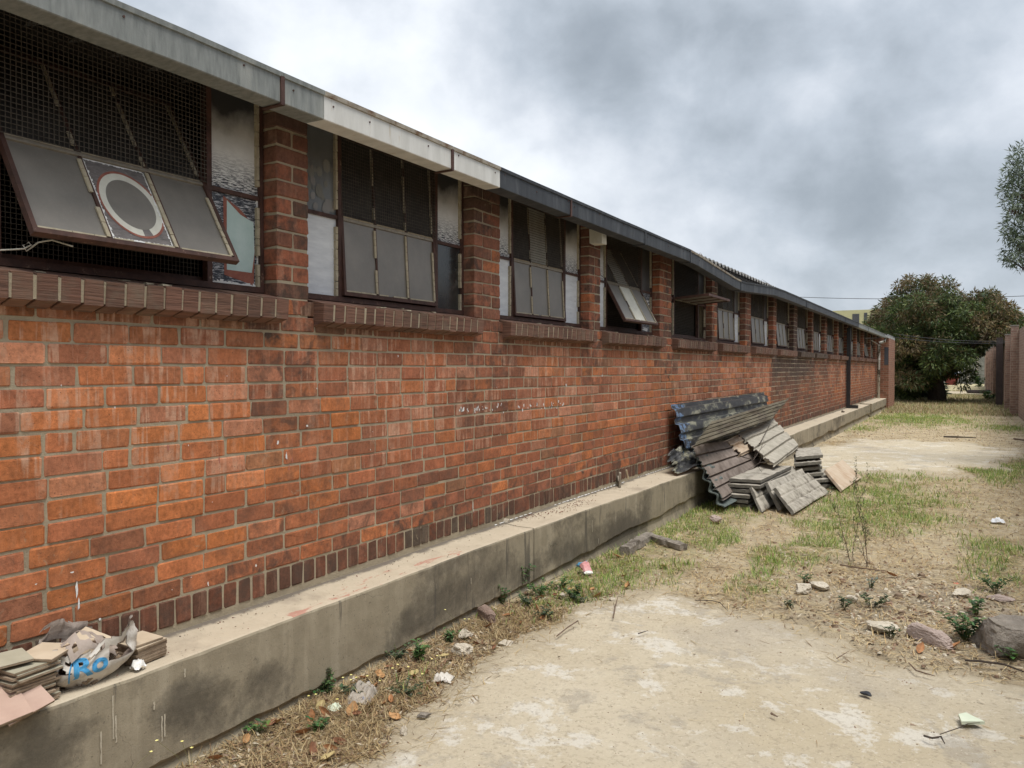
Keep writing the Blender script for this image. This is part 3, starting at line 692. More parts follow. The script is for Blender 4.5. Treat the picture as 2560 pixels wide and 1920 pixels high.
# per window: sash angle in degrees, six sash panes (lower three, upper three), side lights: (left lower, left upper, right lower, right upper)
D_, Dk, Wh, Gy, Dw, Sp, Wp = 'dusty_glass', 'dark_glass', 'white_paint', 'grey_glass', 'darkened_white', 'streaky_paint', 'wood_pale'
WIN = [
 (31, (D_, 'dark_poster', D_, D_, D_, D_), (Wh, Wh, Sp, Dw)),
 (3.2, (D_,) * 6, (Wh, Gy, Dk, Dw)),
 (3.2, (D_, D_, D_, D_, 'cream_paint', D_), (Wh, Dw, Wh, Dw)),
 (28, (D_, 'cream_paint', D_, D_, 'cream_paint', D_), (Wh, Dw, Sp, 'smoked_pane')),
 (94, (D_,) * 6, (Dk, Dk, None, 'smoked_pane')),
 (3, (D_, D_, D_, D_, Gy, Gy), (Wh, Dk, Wh, Gy)),
 (4, (D_,) * 6, (Dk, Dk, Wh, 'smoked_pane')), (6, (D_,) * 6, (D_, Dk, None, Dk)), (5, (D_,) * 6, (D_, Dk, None, None)),
 (3, (D_,) * 6, (D_, Dk, Wh, Dk)), (6, (D_, Gy, D_, D_, D_, D_), (D_, Dk, D_, Dk)), (6, (Gy,) * 6, (D_, Dk, D_, Dk)),
 (3, (D_,) * 6, (D_, Gy, Wh, Dk)), (8, (D_,) * 6, (D_, Dk, Wh, Dk)), (12, (Gy,) * 6, (D_, Dk, Dk, Dk)), (4, (D_,) * 6, (Gy, Dk, Dk, Dk))]
for i, (ang, panes, side) in enumerate(WIN):
    ya, yb = PIL[i][1], PIL[i + 1][0]
    if FR0 is None: fr = FR0 = wframe()
    else: fr = FR0.copy(); COL.objects.link(fr)
    fr.name = 'window'; fr.parent = BLD; fr.location = (-.103, ya + .006 - 16, H); fr.scale = (1, (yb - ya - .012) / WW, 1)
    if i == 0: fr['label'] = 'nearest window with its sash propped wide open and a ringed poster'
    if SA0 is None: sa = SA0 = sash_mesh()
    else: sa = SA0.copy(); COL.objects.link(sa)
    sa.parent = fr; sa.location = (0, S0, ZM - H); sa.rotation_euler = (0, -R(ang), 0)
    if panes not in GL: GL[panes] = glass_mesh(panes).build('glass'); gl = GL[panes]
    else: gl = GL[panes].copy(); COL.objects.link(gl)
    gl.parent = fr; gl.location = sa.location; gl.rotation_euler = sa.rotation_euler
    if MS0 is None: msn = MS0 = mesh_screen()
    else: msn = MS0.copy(); COL.objects.link(msn)
    msn.parent = fr; msn.location = (0, S0, 0)
    zs = (ZB - H + .028, ZM - H - .012, ZM - H + .008, ZT - H - .02)
    for (y0, y1), (z0, z1), mt in (((.022, S0 - .028), zs[:2], side[0]), ((.022, S0 - .028), zs[2:], side[1]), ((S1 + .028, WW - .022), zs[:2], side[2]), ((S1 + .028, WW - .022), zs[2:], side[3])):
        if mt is None: continue
        m_ = MB(); h0 = (z0 + z1) / 2
        m_.box((-.006, y0, z0), (-.001, y1, z1), mt)
        if i == 0 and y0 > 1 and z0 < .5:    # teal patch with a brown border, torn white edges
            def pl(pts, mat, x): m_.poly([(x, lerp(y0, y1, a), lerp(z0, z1, c)) for a, c in pts], mat)
            pl([(.28, .10), (.90, .02), (.93, .45), (.88, .72), (.62, .86), (.27, .97)], 'red_brown', .0005)
            pl([(.33, .16), (.86, .16), (.92, .40), (.90, .74), (.62, .80), (.34, .93)], 'pale_teal', .0015)
            for k in range(26): q = k / 26; pl([(.93 + .05 * random.random(), q), (1, q), (1, q + .045), (.93 + .05 * random.random(), q + .045)], 'torn_white', .002)
            for k in range(16): q = k / 16; pl([(q, 0), (q + .07, 0), (q + .07, .04 * random.random() + .01), (q, .04 * random.random() + .01)], 'torn_white', .0022)
            for k in range(22): q = k / 22; pl([(0, q), (.02 + .05 * random.random(), q), (.02 + .05 * random.random(), q + .05), (0, q + .05)], 'torn_white', .0018)
        if i == 1 and y0 < .5 and z0 > .5:   # pale blots on grey glass
            for k in range(26):
                a, c = random.uniform(.1, .9), random.uniform(.0, .55); r_ = random.uniform(.008, .034)
                m_.poly([(.0004 + k * .00008, min(y1 - .001, max(y0 + .001, lerp(y0, y1, a) + math.cos(u * .7) * r_ * random.uniform(.8, 1.1))), max(z0 + .001, lerp(z0, z1, c) + math.sin(u * .7) * r_ * 1.2 * random.uniform(.8, 1.1))) for u in range(9)], 'block_wall' if k % 3 else 'dusty_glass')
        if i in (3,) and y0 > 1 and z0 < .5:
            for k in range(12): c = random.random(); m_.poly([(.0006 + k * .0001, lerp(y0, y1, random.uniform(.1, .9)) + math.cos(u) * .02, lerp(z0, z1, c * .9 + .05) + math.sin(u) * .015) for u in range(6)], 'torn_white')
        g_ = m_.build('side_pane'); g_.parent = fr
# poster ring on the middle pane of the nearest sash, as pasted paper
mb = MB(); W_ = S1 - S0; yc, zc = W_ / 2 + .005, -.212
def ringpoly(r0, r1, mat, x, a0=0, a1=2 * math.pi, n=48, wob=0):
    for i in range(n):
        a, b_ = lerp(a0, a1, i / n), lerp(a0, a1, (i + 1) / n)
        mb.poly([(x, yc + math.cos(a) * r0, zc + math.sin(a) * r0 * 1.22), (x, yc + math.cos(a) * r1, zc + math.sin(a) * r1 * 1.22), (x, yc + math.cos(b_) * r1, zc + math.sin(b_) * r1 * 1.22), (x, yc + math.cos(b_) * r0, zc + math.sin(b_) * r0 * 1.22)], mat)
ringpoly(0, .102, 'dusty_glass', .0042); ringpoly(.102, .128, 'cream_paint', .0044, -1.2, 4.75); ringpoly(.128, .137, 'red_brown', .0046, -1.4, 4.9)
for k in range(36):
    z = lerp(-.405, -.02, k / 36)
    mb.poly([(.0048, W_ / 3 + .011, z), (.0048, W_ / 3 + .012 + .009 * random.random(), z), (.0048, W_ / 3 + .012 + .009 * random.random(), z + .0115), (.0048, W_ / 3 + .011, z + .0115)], 'torn_white')
    mb.poly([(.0048, 2 * W_ / 3 - .022, z), (.0048, 2 * W_ / 3 - .023 - .008 * random.random(), z), (.0048, 2 * W_ / 3 - .023 - .008 * random.random(), z + .0115), (.0048, 2 * W_ / 3 - .022, z + .0115)][::-1], 'torn_white')
for k in range(22):
    y = lerp(W_ / 3 + .012, 2 * W_ / 3 - .03, k / 22)
    for zz_, sgn in ((-.404, 1), (-.013, -1)):
        mb.poly([(.005, y, zz_), (.005, y + .0125, zz_), (.005, y + .0125, zz_ + sgn * (.003 + .007 * random.random())), (.005, y, zz_ + sgn * (.003 + .007 * random.random()))], 'torn_white')
po = mb.build('ring_poster'); w0 = [o for o in BLD.children if o.name == 'window'][0]
po.parent = w0; po.location = (0, S0, ZM - H); po.rotation_euler = (0, -R(31), 0)
# twisted wire by the nearest window
mb = MB()
mb.tube([PX(-60, 628, .02), PX(30, 624, .02), PX(60, 622, .03), PX(78, 612, .045), PX(72, 606, .03), PX(58, 613, .02), PX(66, 628, .02), PX(80, 618, .03), PX(95, 606, .04), PX(130, 600, .06), PX(183, 616, .09)], .0032, 'wire_pale', 6)
tag(mb.build('wire_tie', smooth=True), 'pale twisted wire hooked across the bottom of the nearest window', 'wire')

# ------------------------------------------------------------------ plinth along the foot of the wall
def plinth(y0, y1, name='plinth'):
    mb = MB(); n = int((y1 - y0) / .03); prof = 17
    for i in range(n + 1):
        y = lerp(y0, y1, i / n); X = ledge_x(y) + .010 * nz(y * 1.3, 1) + .004 * nz(y * 7, 2)
        top = LEDGE + .006 * nz(y * 1.1, 7) + .003 * nz(y * 6, 3)
        crack = ramp(y, [(1, .055), (3.3, .03), (4.6, .035), (5.6, .06), (7, .12), (9, .14), (13, .15)]) + ramp(y, [(3, .012), (6, .045)]) * nz(y * .9, 11) + .016 * nz(y * 4, 12) + .008 * nz(y * 17, 13)
        under = .02 + .015 * nz(y * 1.5, 20) + (.05 if y > 13 else 0)
        foot = -.05
        r_ = .013 + .006 * nz(y * 9, 4)
        P_ = [(-.01, top + .012), (.06, top + .006), (X * .45, top), (X * .75, top - .001), (X - r_, top), (X - r_ * .3, top - r_ * .3), (X, top - r_)]
        for q in range(1, 6): zq = lerp(top - r_, crack + .012, q / 5); P_.append((X + .004 * nz(y * 3, zq * 6, 5) + .0015 * nz(y * 15, zq * 20, 6), zq))
        P_ += [(X - .008, crack), (X - .012 - under * .5, crack - .008), (X - .012 - under * .5, crack * .5 - .005), (X - .002 - under * .2, -.01), (X - under * .3, foot)]
        for a in P_: mb.v.append((a[0], y, a[1]))
    k = 17
    for i in range(n):
        for q in range(k - 1):
            a = i * k + q; mb.face([a, a + 1, a + 1 + k, a + k], 'plinth_top' if q < 5 else 'plinth_face')
    mb.face(list(range(k)), 'plinth_face'); mb.face([n * k + q for q in range(k)][::-1], 'plinth_face')
    def fx(y, z): return ledge_x(y) + .010 * nz(y * 1.3, 1) + .004 * nz(y * 7, 2) + .004 * nz(y * 3, z * 6, 5) + .0032
    for px, py, l in ((285, 1740, .16), (292, 1790, .10), (405, 1790, .10), (412, 1785, .09), (464, 1672, .035), (386, 1755, .03), (1180, 1445, .04), (1475, 1300, .10), (1530, 1290, .05), (1590, 1260, .06), (255, 1830, .12), (1490, 1345, .06)):
        q = PX(px, py, .272); m_ = 8                       # old pale drips down the face
        if not y0 < q.y < y1: continue
        for k_ in range(m_):
            za, zb_ = q.z - l * k_ / m_, q.z - l * (k_ + 1) / m_
            if zb_ < .1: break
            wa, wb = .003 * (1 + .6 * nz(k_ * .9, px)), .003 * (1 + .6 * nz((k_ + 1) * .9, px)); ya, yb = q.y + .003 * nz(k_ * .5, px), q.y + .003 * nz((k_ + 1) * .5, px)
            mb.poly([(fx(ya, za), ya - wa, za), (fx(ya, za), ya + wa, za), (fx(yb, zb_), yb + wb, zb_), (fx(yb, zb_), yb - wb, zb_)], 'drip')
    return bpart(mb.build(name, smooth=False))
plinth(-1.6, 4.86); plinth(4.872, 24.3); plinth(24.33, 27.0); plinth(27.6, 33.4)
# downpipes
mb = MB(); y = wy(2124, 2.84)
mb.box((.02, y - .05, LEDGE + .01), (.12, y + .05, H + 1.17), 'black_pipe'); mb.box((.02, y - .052, LEDGE + .012), (.33, y + .055, LEDGE + .10), 'black_pipe')
bpart(mb.build('downpipe'))['label'] = 'square black downpipe with a shoe on the plinth'
mb = MB()
mb.tube([(.10, 32.7, LEDGE), (.10, 32.7, H + .9), (.12, 32.7, H + .98), (.30, 32.75, H + 1.04), (.34, 32.8, H + 1.2)], .055, 'peeling_pipe', 10)
mb.tube([(.10, 32.7, H + .33), (.10, 32.7, H + .37)], .062, 'peeling_pipe', 10)
bpart(mb.build('downpipe', smooth=True))['label'] = 'round downpipe with peeling white paint in the far corner'
mb = MB(); a = PX(2162, 846, .1); b_ = PX(2198, 844, .1)
mb.tube([PX(2162, 846, .16), PX(2198, 845, .16)], .018, 'stick_dark', 5); mb.tube([PX(2178, 851, .16), PX(2204, 866, .16)], .016, 'grey_bracket', 5)
bpart(mb.build('wall_bracket'))

# ------------------------------------------------------------------ ground
def gh(x, y):
    e = .018 * nz(x * .8, y * .8, 1) + .008 * nz(x * 3, y * 3, 2)
    # low rubble mound on the right
    c1 = MOUND; d = ((x - c1.x) / .9) ** 2 + ((y - c1.y) / 1.3) ** 2
    e += .06 * math.exp(-d)
    return e
MOUND = GV(2000, 1320)
GREEN = [(GV(1490, 1285), .4, -.7), (GV(1545, 1245), .4, -.9), (GV(1600, 1210), .4, -.9), (GV(1655, 1150), .45, -.8), (GV(1700, 1100), .5, -.6), (GV(1770, 1060), .8, -.7), (GV(2000, 1180), .6, -.4), (GV(1610, 1262), .28, 1.5), (GV(1650, 1205), .3, .9), (GV(1760, 1190), .4, .9), (GV(1560, 1160), .45, .8), (GV(2140, 1200), .5, .6), (GV(1262, 1236), .3, 1.), (GV(1325, 1182), .35, 1.2), (GV(1400, 1132), .45, 1.3), (GV(1455, 1100), .5, 1.3), (GV(1530, 1085), .5, 1.), (GV(1330, 1215), .55, 1.), (GV(1240, 1290), .45, .8), (GV(1450, 1150), .55, .9), (GV(1560, 1110), .6, .9), (GV(1500, 1230), .6, .7), (GV(1780, 1120), .8, .9), (GV(1880, 1090), .9, 1.), (GV(1960, 1130), .7, .6), (GV(1660, 1205), .35, .8),
         (GV(1640, 1265), .25, .9), (GV(1850, 1045), 1.2, .7), (GV(1750, 1185), .4, .6), (GV(1980, 905), 2.2, .75), (GV(2080, 1010), 1.2, .6), (GV(1960, 1085), .8, .7), (GV(2100, 880), 2.5, .3), (GV(2190, 1010), 1.3, .9), (GV(1850, 925), .9, .4),
         (GV(2180, 925), 1.2, .4), (GV(2170, 1250), .4, .5), (GV(2170, 1190), .4, .7), (GV(1960, 870), 2, .6), (GV(1200, 1310), .25, .6), (GV(900, 1460), .15, .5), (GV(1560, 1060), .4, .6), (GV(1840, 1035), .3, .8), (GV(1480, 1280), .3, .5)]
def green(x, y):
    s = 0
    for c, r_, a in GREEN: s += a * math.exp(-((x - c.x) ** 2 / (r_ * .55) ** 2 + (y - c.y) ** 2 / (r_ * 1.1) ** 2))
    if y > 30: s = max(s, .35)
    return max(0, min(1, s))
slab_v = [(640, 1700), (700, 1672), (740, 1655), (800, 1610), (880, 1560), (925, 1510), (960, 1475), (1010, 1440), (1060, 1408), (1130, 1372), (1190, 1345), (1240, 1322), (1300, 1300), (1360, 1284), (1420, 1276), (1470, 1288), (1520, 1302), (1600, 1318),
          (1680, 1332), (1740, 1352), (1790, 1380), (1860, 1412), (1930, 1436), (2010, 1448), (2080, 1455), (2160, 1470), (2230, 1486)]
slab1 = [GV(x, y) for x, y in slab_v]
slab1 = [Vector((min(p.x, 4.4), p.y, 0)) for p in slab1] + [Vector((4.45, 3.6, 0)), Vector((4.45, -1.5, 0)), Vector((.75, -1.5, 0)), Vector((.72, 1.0, 0))]
slab2_v = [(1690, 1016), (1735, 975), (1775, 952), (1800, 962), (1850, 947), (1900, 953), (1960, 944), (2010, 955), (2060, 948), (2120, 958), (2160, 972), (2200, 968), (2212, 990), (2170, 998), (2150, 1016), (2085, 1012), (2040, 1032), (1985, 1020), (1945, 1034), (1890, 1020), (1850, 1030), (1815, 1014), (1770, 1026), (1740, 1018)]
slab2 = [GV(x, y) for x, y in slab2_v]
def sdist(x, y, poly):                       # signed distance to an outline, inside positive
    c = False; best = 1e9; j = len(poly) - 1
    for i in range(len(poly)):
        ax, ay, bx, by = poly[i].x, poly[i].y, poly[j].x, poly[j].y
        if (ay > y) != (by > y) and x < (bx - ax) * (y - ay) / (by - ay) + ax: c = not c
        dx, dy = bx - ax, by - ay; t_ = ((x - ax) * dx + (y - ay) * dy) / (dx * dx + dy * dy + 1e-9); t_ = 0 if t_ < 0 else 1 if t_ > 1 else t_
        d = (x - ax - dx * t_) ** 2 + (y - ay - dy * t_) ** 2
        if d < best: best = d
        j = i
    best = math.sqrt(best); return best if c else -best
def wob(x, y): return .10 * nz(x * 2.3, y * 2.3, 8) + .07 * nz(x * 7, y * 6, 9) + .035 * nz(x * 20, y * 18, 10)
def sd1(x, y): return sdist(x, y, slab1) + wob(x, y) if y < 6.3 else -1
def sd2(x, y): return sdist(x, y, slab2) * .8 + wob(x * .5, y * .5) * 2.4 if 8.5 < y < 19 else -1
def slab_d(x, y): return max(sd1(x, y), sd2(x, y))
# one ground sheet: fine near, coarse to the horizon
xs = np.concatenate([[-600, -150, -40, -10], np.arange(-.5, 6, .06), [6.5, 8, 12, 20, 50, 160, 600]])
ysn = [-60, -10, -3] + list(np.arange(-1.5, 14, .06)) + list(np.arange(14, 60, .3)) + [65, 75, 90, 120, 180, 300, 600, 1200]
ysn = np.array(ysn); vx = []; cols = []
for y in ysn:
    for x in xs:
        near = -1 < x < 7 and -4 < y < 60
        d_ = slab_d(x, y) if near and x < 4.8 and y < 19 else -1; k_ = min(1, max(0, d_ / .16 + .2)); vx.append((x, y, (gh(x, y) - .012) * (1 - k_) - .03 * k_ if near else -.012)); cols.append(green(x, y) if near else .6)
nx = len(xs); fs = [(r_ * nx + i, r_ * nx + i + 1, (r_ + 1) * nx + i + 1, (r_ + 1) * nx + i) for r_ in range(len(ysn) - 1) for i in range(nx - 1)]
me = bpy.data.meshes.new('ground'); me.from_pydata(vx, [], fs); me.materials.append(MATS['soil'])
ca = me.color_attributes.new('Grass', 'FLOAT_COLOR', 'POINT'); arr = np.ones((len(vx), 4), np.float32); arr[:, 0] = cols; arr[:, 1] = [math.exp(-(((p[0] - MOUND.x - .1) / .75) ** 2 + ((p[1] - MOUND.y) / .9) ** 2)) for p in vx]; ca.data.foreach_set('color', arr.ravel())
me.polygons.foreach_set('use_smooth', [True] * len(fs)); gnd = tag(link('ground', me), kind='structure')

def slab(fn, name, x0, x1, y0, y1, st):
    xs_, ys_ = np.arange(x0, x1, st), np.arange(y0, y1, st); V, Fc, E = [], [], []; nx_ = len(xs_)
    for y in ys_:
        for x in xs_:
            d = fn(x, y); h_ = min(.010, d * .11) + .0035 * nz(x * 6, y * 6, 4) + .0015 * nz(x * 25, y * 25, 5)
            V.append((x, y, max(h_, -.05))); E.append(d)
    E = np.array(E)
    for r_ in range(len(ys_) - 1):
        for i in range(nx_ - 1):
            q = (r_ * nx_ + i, r_ * nx_ + i + 1, (r_ + 1) * nx_ + i + 1, (r_ + 1) * nx_ + i)
            if max(E[list(q)]) > -.22: Fc.append(q)
    me = bpy.data.meshes.new(name); me.from_pydata(V, [], Fc); me.materials.append(MATS['slab'])
    ca = me.color_attributes.new('Edge', 'FLOAT_COLOR', 'POINT'); arr = np.ones((len(V), 4), np.float32); arr[:, 0] = np.clip(E / .5, 0, 1); ca.data.foreach_set('color', arr.ravel())
    me.polygons.foreach_set('use_smooth', [True] * len(Fc)); return tag(link(name, me), kind='structure')
slab(sd1, 'concrete_yard', .5, 4.5, -1.5, 6.4, .025); slab(sd2, 'concrete_path', .3, 4.5, 8.4, 19, .07)
mb = MB(); q0, q1 = G(2340, 978), G(2460, 974)
mb.poly([(CX - 1.2, 54, .03), (CX + 2, 54, .03), (CX + 2, 60, .03), (CX - 1.6, 60, .03)], 'slab'); tag(mb.build('far_path'), kind='structure')

# ------------------------------------------------------------------ scattered cover (nobody could count it)
def frustum_ok(x, y): return True
def sample_ground(n, ymax, ymin=1.2, xmax=4.45, power=1.6):
    out = []
    while len(out) < n:
        u = random.random(); y = ymin + (ymax - ymin) * u ** power
        x = random.uniform(.27, xmax)
        out.append((x, y))
    return out
def blades(name, items, mat, label, cat):
    """items: x, y, z, heading, length, rise, width, (r,g,b); each blade is a bent strip of two quads"""
    a = np.array([(i[0], i[1], i[2], i[3], i[4], i[5], i[6]) for i in items]); c = np.array([i[7] for i in items])
    n = len(a); x, y, z, h, l, r_, w_ = a.T
    dx, dy = np.cos(h), np.sin(h); px_, py_ = -dy * w_ / 2, dx * w_ / 2
    bend = rng.uniform(-.25, .25, n)
    V = np.zeros((n, 5, 3))
    V[:, 0] = np.stack([x - px_, y - py_, z], 1); V[:, 1] = np.stack([x + px_, y + py_, z], 1)
    mx_, my_, mz_ = x + dx * l * .5 - dy * bend * l * .3, y + dy * l * .5 + dx * bend * l * .3, z + r_ * .62
    V[:, 2] = np.stack([mx_ - px_ * .8, my_ - py_ * .8, mz_], 1); V[:, 3] = np.stack([mx_ + px_ * .8, my_ + py_ * .8, mz_], 1)
    V[:, 4] = np.stack([x + dx * l, y + dy * l, z + r_], 1)
    base = np.arange(n) * 5
    loops = np.stack([base, base + 1, base + 3, base + 2, base + 2, base + 3, base + 4], 1).ravel()
    starts = np.stack([np.arange(n) * 7, np.arange(n) * 7 + 4], 1).ravel()
    me = bpy.data.meshes.new(name); me.vertices.add(n * 5); me.vertices.foreach_set('co', V.ravel())
    me.loops.add(n * 7); me.loops.foreach_set('vertex_index', loops); me.polygons.add(n * 2); me.polygons.foreach_set('loop_start', starts)
    me.update(calc_edges=True)
    ca = me.color_attributes.new('Col', 'FLOAT_COLOR', 'CORNER'); arr = np.ones((n, 7, 4), np.float32); arr[:, :, :3] = c[:, None, :]
    ca.data.foreach_set('color', arr.ravel()); me.materials.append(MATS[mat])
    o = link(name, me); tag(o, label, cat, kind='stuff'); return o
SDC = {}
def slabd(x, y):
    k = (round(x / .03), round(y / .03))
    if k not in SDC: SDC[k] = slab_d(k[0] * .03, k[1] * .03)
    return SDC[k]
def onslab(x, y): return slabd(x, y) > .02
def edge_of_slab(x, y): return slabd(x, y) < .22
items = []
def near_strip(n):
    out = []
    while len(out) < n:
        y = 1.3 + 3.2 * random.random(); x = random.uniform(.25, 1.5)
        if not onslab(x, y): out.append((x, y))
    return out
for q, (x, y) in enumerate(near_strip(24000) + sample_ground(110000, 18, power=1.5) + [(random.uniform(.4, 4.4), random.uniform(14, 32)) for _ in range(26000)]):
    if x < ledge_x(y) + .01: continue
    on = onslab(x, y)
    if on and not (edge_of_slab(x, y) and random.random() < .30 + .5 * nz(x * 5, y * 5, 3)) and random.random() > .004: continue
    d = .62 + .9 * nz(x * 1.6, y * 1.3, 31) + .5 * nz(x * 6, y * 6, 32)
    if random.random() > max(.28, d): continue
    k = 1 + y * .055
    l = random.uniform(.03, .12) * (1 + .03 * y); up = random.random() < (.22 if y < 4 else .10)
    c = random.choice(((.56, .42, .22), (.66, .52, .30), (.46, .32, .16), (.36, .25, .14), (.60, .48, .28), (.24, .155, .09)))
    s = random.uniform(.75, 1.1) * (.78 if y < 5 and x < 1.4 else 1)
    items.append((x, y, (.009 if on else gh(x, y) - .010) + random.uniform(0, .012) * (not on), random.uniform(0, 6.28), l * (.6 if up else 1), (random.uniform(.02, .055) if up else random.uniform(.002, .02)), random.uniform(.0018, .0042) * k, tuple(q_ * s for q_ in c)))
blades('dry_grass', items, 'straw', 'dead straw and dry grass matted over the bare soil', 'dry grass')
items = []
for x, y in sample_ground(190000, 30, power=1.7):
    if x < ledge_x(y) + .015 or onslab(x, y): continue
    g_ = green(x, y) * (.9 + 2.4 * nz(x * 2.2, y * 1.8, 41) + 1.3 * nz(x * 7, y * 7, 42))
    if random.random() > g_ * 1.1: continue
    if y < 4.2 and x > .8 and random.random() < .5: continue
    k = 1 + y * .06
    c = random.choice(((.17, .27, .05), (.24, .34, .075), (.13, .24, .04), (.34, .39, .10), (.48, .44, .17), (.31, .40, .10)))
    s = random.uniform(.75, 1.15)
    items.append((x, y, gh(x, y) - .01, random.uniform(0, 6.28), random.uniform(.015, .05) * k ** .5, random.uniform(.018, .058) * (1 + .02 * y), random.uniform(.0025, .005) * k, tuple(q * s for q in c)))
blades('grass', items, 'leafy', 'short patchy green grass between wall and yard', 'grass')
items = []
for _ in range(26000):
    y = random.uniform(30, 62); x = random.uniform(-3 if y > 36.5 else .4, 4.6 if y < 50 else 6)
    if 53.5 < y < 60.3: continue
    c = random.choice(((.16, .20, .06), (.30, .29, .13), (.45, .37, .2), (.36, .27, .15), (.25, .18, .11)))
    items.append((x, y, -.01, random.uniform(0, 6.28), random.uniform(.05, .15), random.uniform(.05, .16), random.uniform(.012, .025), c))
blades('far_grass', items, 'leafy', 'rough faded grass round the foot of the tree', 'grass')
# crumbs of rubble
def pebbles(name, items, label, cat):
    V, Fc, C = [], [], []
    for x, y, z, s, c in items:
        n = len(V); k = random.choice((4, 5, 5)); a0 = random.random() * 6
        hh = s * random.uniform(.35, .8)
        for j in range(k):
            a = a0 + 6.283 * j / k; r_ = s * random.uniform(.7, 1.2); V.append((x + math.cos(a) * r_, y + math.sin(a) * r_, z - s * .2))
        for j in range(k):
            a = a0 + 6.283 * (j + .3) / k; r_ = s * random.uniform(.4, .8); V.append((x + math.cos(a) * r_, y + math.sin(a) * r_, z + hh * random.uniform(.6, 1)))
        for j in range(k): Fc.append((n + j, n + (j + 1) % k, n + k + (j + 1) % k, n + k + j)); C.append(c)
        Fc.append(tuple(n + k + j for j in range(k))); C.append(c)
    me = bpy.data.meshes.new(name); me.from_pydata(V, [], Fc); me.materials.append(MATS['pebbles'])
    ca = me.color_attributes.new('Col', 'FLOAT_COLOR', 'CORNER'); ln = [len(f) for f in Fc]; arr = np.ones((len(C), 4), np.float32); arr[:, :3] = C
    ca.data.foreach_set('color', np.repeat(arr, ln, axis=0).ravel()); tag(link(name, me), label, cat, kind='stuff')
its = []
for x, y in sample_ground(26000, 26, power=1.8) + [(random.gauss(MOUND.x + .2, .55), random.gauss(MOUND.y, .8)) for _ in range(350)]:
    if x < ledge_x(y) + .02 or x > 4.4: continue
    s1 = onslab(x, y)
    if s1 and random.random() > .30: continue
    dm = math.exp(-(((x - MOUND.x) / .8) ** 2 + ((y - MOUND.y) / 1.2) ** 2))
    if not s1 and random.random() > .35 + .6 * dm: continue
    c = random.choice(((.50, .44, .34), (.62, .56, .45), (.33, .27, .2), (.22, .16, .11), (.45, .37, .27), (.3, .2, .14)))
    s = random.uniform(.0015, .0055) if s1 else random.uniform(.003, .010) * (1 + .7 * dm) * (2.2 if random.random() < .05 + .08 * dm else 1)
    its.append((x, y, .009 if onslab(x, y) else gh(x, y) - .008, s * (1 + .03 * y), c))
for _ in range(520):                          # grit on the plinth top
    y = 1.4 + 10 * random.random() ** 1.5; its.append((random.uniform(.0, .07) if random.random() < .7 else random.uniform(.05, .25), y, LEDGE + .008, random.uniform(.0015, .005), random.choice(((.12, .10, .08), (.2, .15, .1), (.5, .45, .36), (.18, .07, .05)))))
for _ in range(420):
    t_ = random.random(); q = G(lerp(1290, 1470, t_) + random.gauss(0, 14), lerp(1298, 1250, t_) + random.gauss(0, 7), LEDGE); its.append((min(.24, max(.01, q.x)), q.y, LEDGE + .007, random.uniform(.002, .006), random.choice(((.15, .05, .035), (.2, .08, .05), (.1, .05, .04)))))
pebbles_stub = 0
fk = []
for x, y in sample_ground(24000, 20, power=1.7) + [(random.uniform(.28, 1.4), random.uniform(1.4, 5)) for _ in range(7000)]:
    if x < ledge_x(y) + .02 or (onslab(x, y) and random.random() > .05): continue
    dm = math.exp(-(((x - MOUND.x) / .9) ** 2 + ((y - MOUND.y) / 1.2) ** 2)) + (2.2 if x < 1.3 and y < 5 else 0) + .4 * (x > 3.4)
    if random.random() > .12 + .5 * dm: continue
    c = random.choice(((.22, .13, .08), (.36, .24, .13), (.14, .09, .06), (.45, .35, .22), (.55, .48, .36), (.28, .2, .14)))
    fk.append((x, y, gh(x, y) - .004 + random.uniform(0, .008), random.uniform(0, 6.28), random.uniform(.012, .04) * (1 + .03 * y), random.uniform(-.004, .014), random.uniform(.006, .016) * (1 + .03 * y), c))
blades('leaf_litter', fk, 'litter', 'crumbled brown leaf litter and bark flakes over the soil', 'leaf litter')
pebbles('gravel', its, 'loose crumbs of stone and rubble strewn over yard and soil', 'gravel')

# ------------------------------------------------------------------ fallen leaves, each an object of its own
def leaf_mesh(L_, W_, curl, c, seed):
    random.seed(seed); mb = MB(); n = 7
    c2 = tuple(q * .8 for q in c)
    for i in range(n + 1):
        t_ = i / n; w_ = W_ * math.sin(math.pi * min(1, t_ * .92 + .06)) ** .8
        zc_ = curl * (t_ - .5) ** 2 * 2.4; zz_ = curl * .7 * (w_ / W_) ** 2
        mb.v += [(L_ * (t_ - .5), -w_, zc_ + zz_ + .004 * random.random()), (L_ * (t_ - .5), 0, zc_), (L_ * (t_ - .5), w_, zc_ + zz_ * .6 + .004 * random.random())]
    for i in range(n):
        a = i * 3; mb.face([a, a + 3, a + 4, a + 1], 'litter', c); mb.face([a + 1, a + 4, a + 5, a + 2], 'litter', c2)
    mb.tube([(-L_ * .5, 0, curl * .6), (-L_ * .66, .004, curl * .6 + .004)], .0012, 'stick_brown', 4)
    return mb.build('fallen_leaf', smooth=True)
lk = [leaf_mesh(.105, .024, .022, (.40, .19, .085), 1), leaf_mesh(.09, .027, .035, (.48, .27, .12), 2), leaf_mesh(.10, .022, .028, (.24, .11, .06), 3), leaf_mesh(.085, .026, .025, (.50, .40, .19), 4)]
protos = [(o.data, n_) for o, n_ in zip(lk, ('orange brown', 'tan', 'dark brown', 'yellowish'))]
for o in lk: bpy.data.objects.remove(o)
random.seed(21)
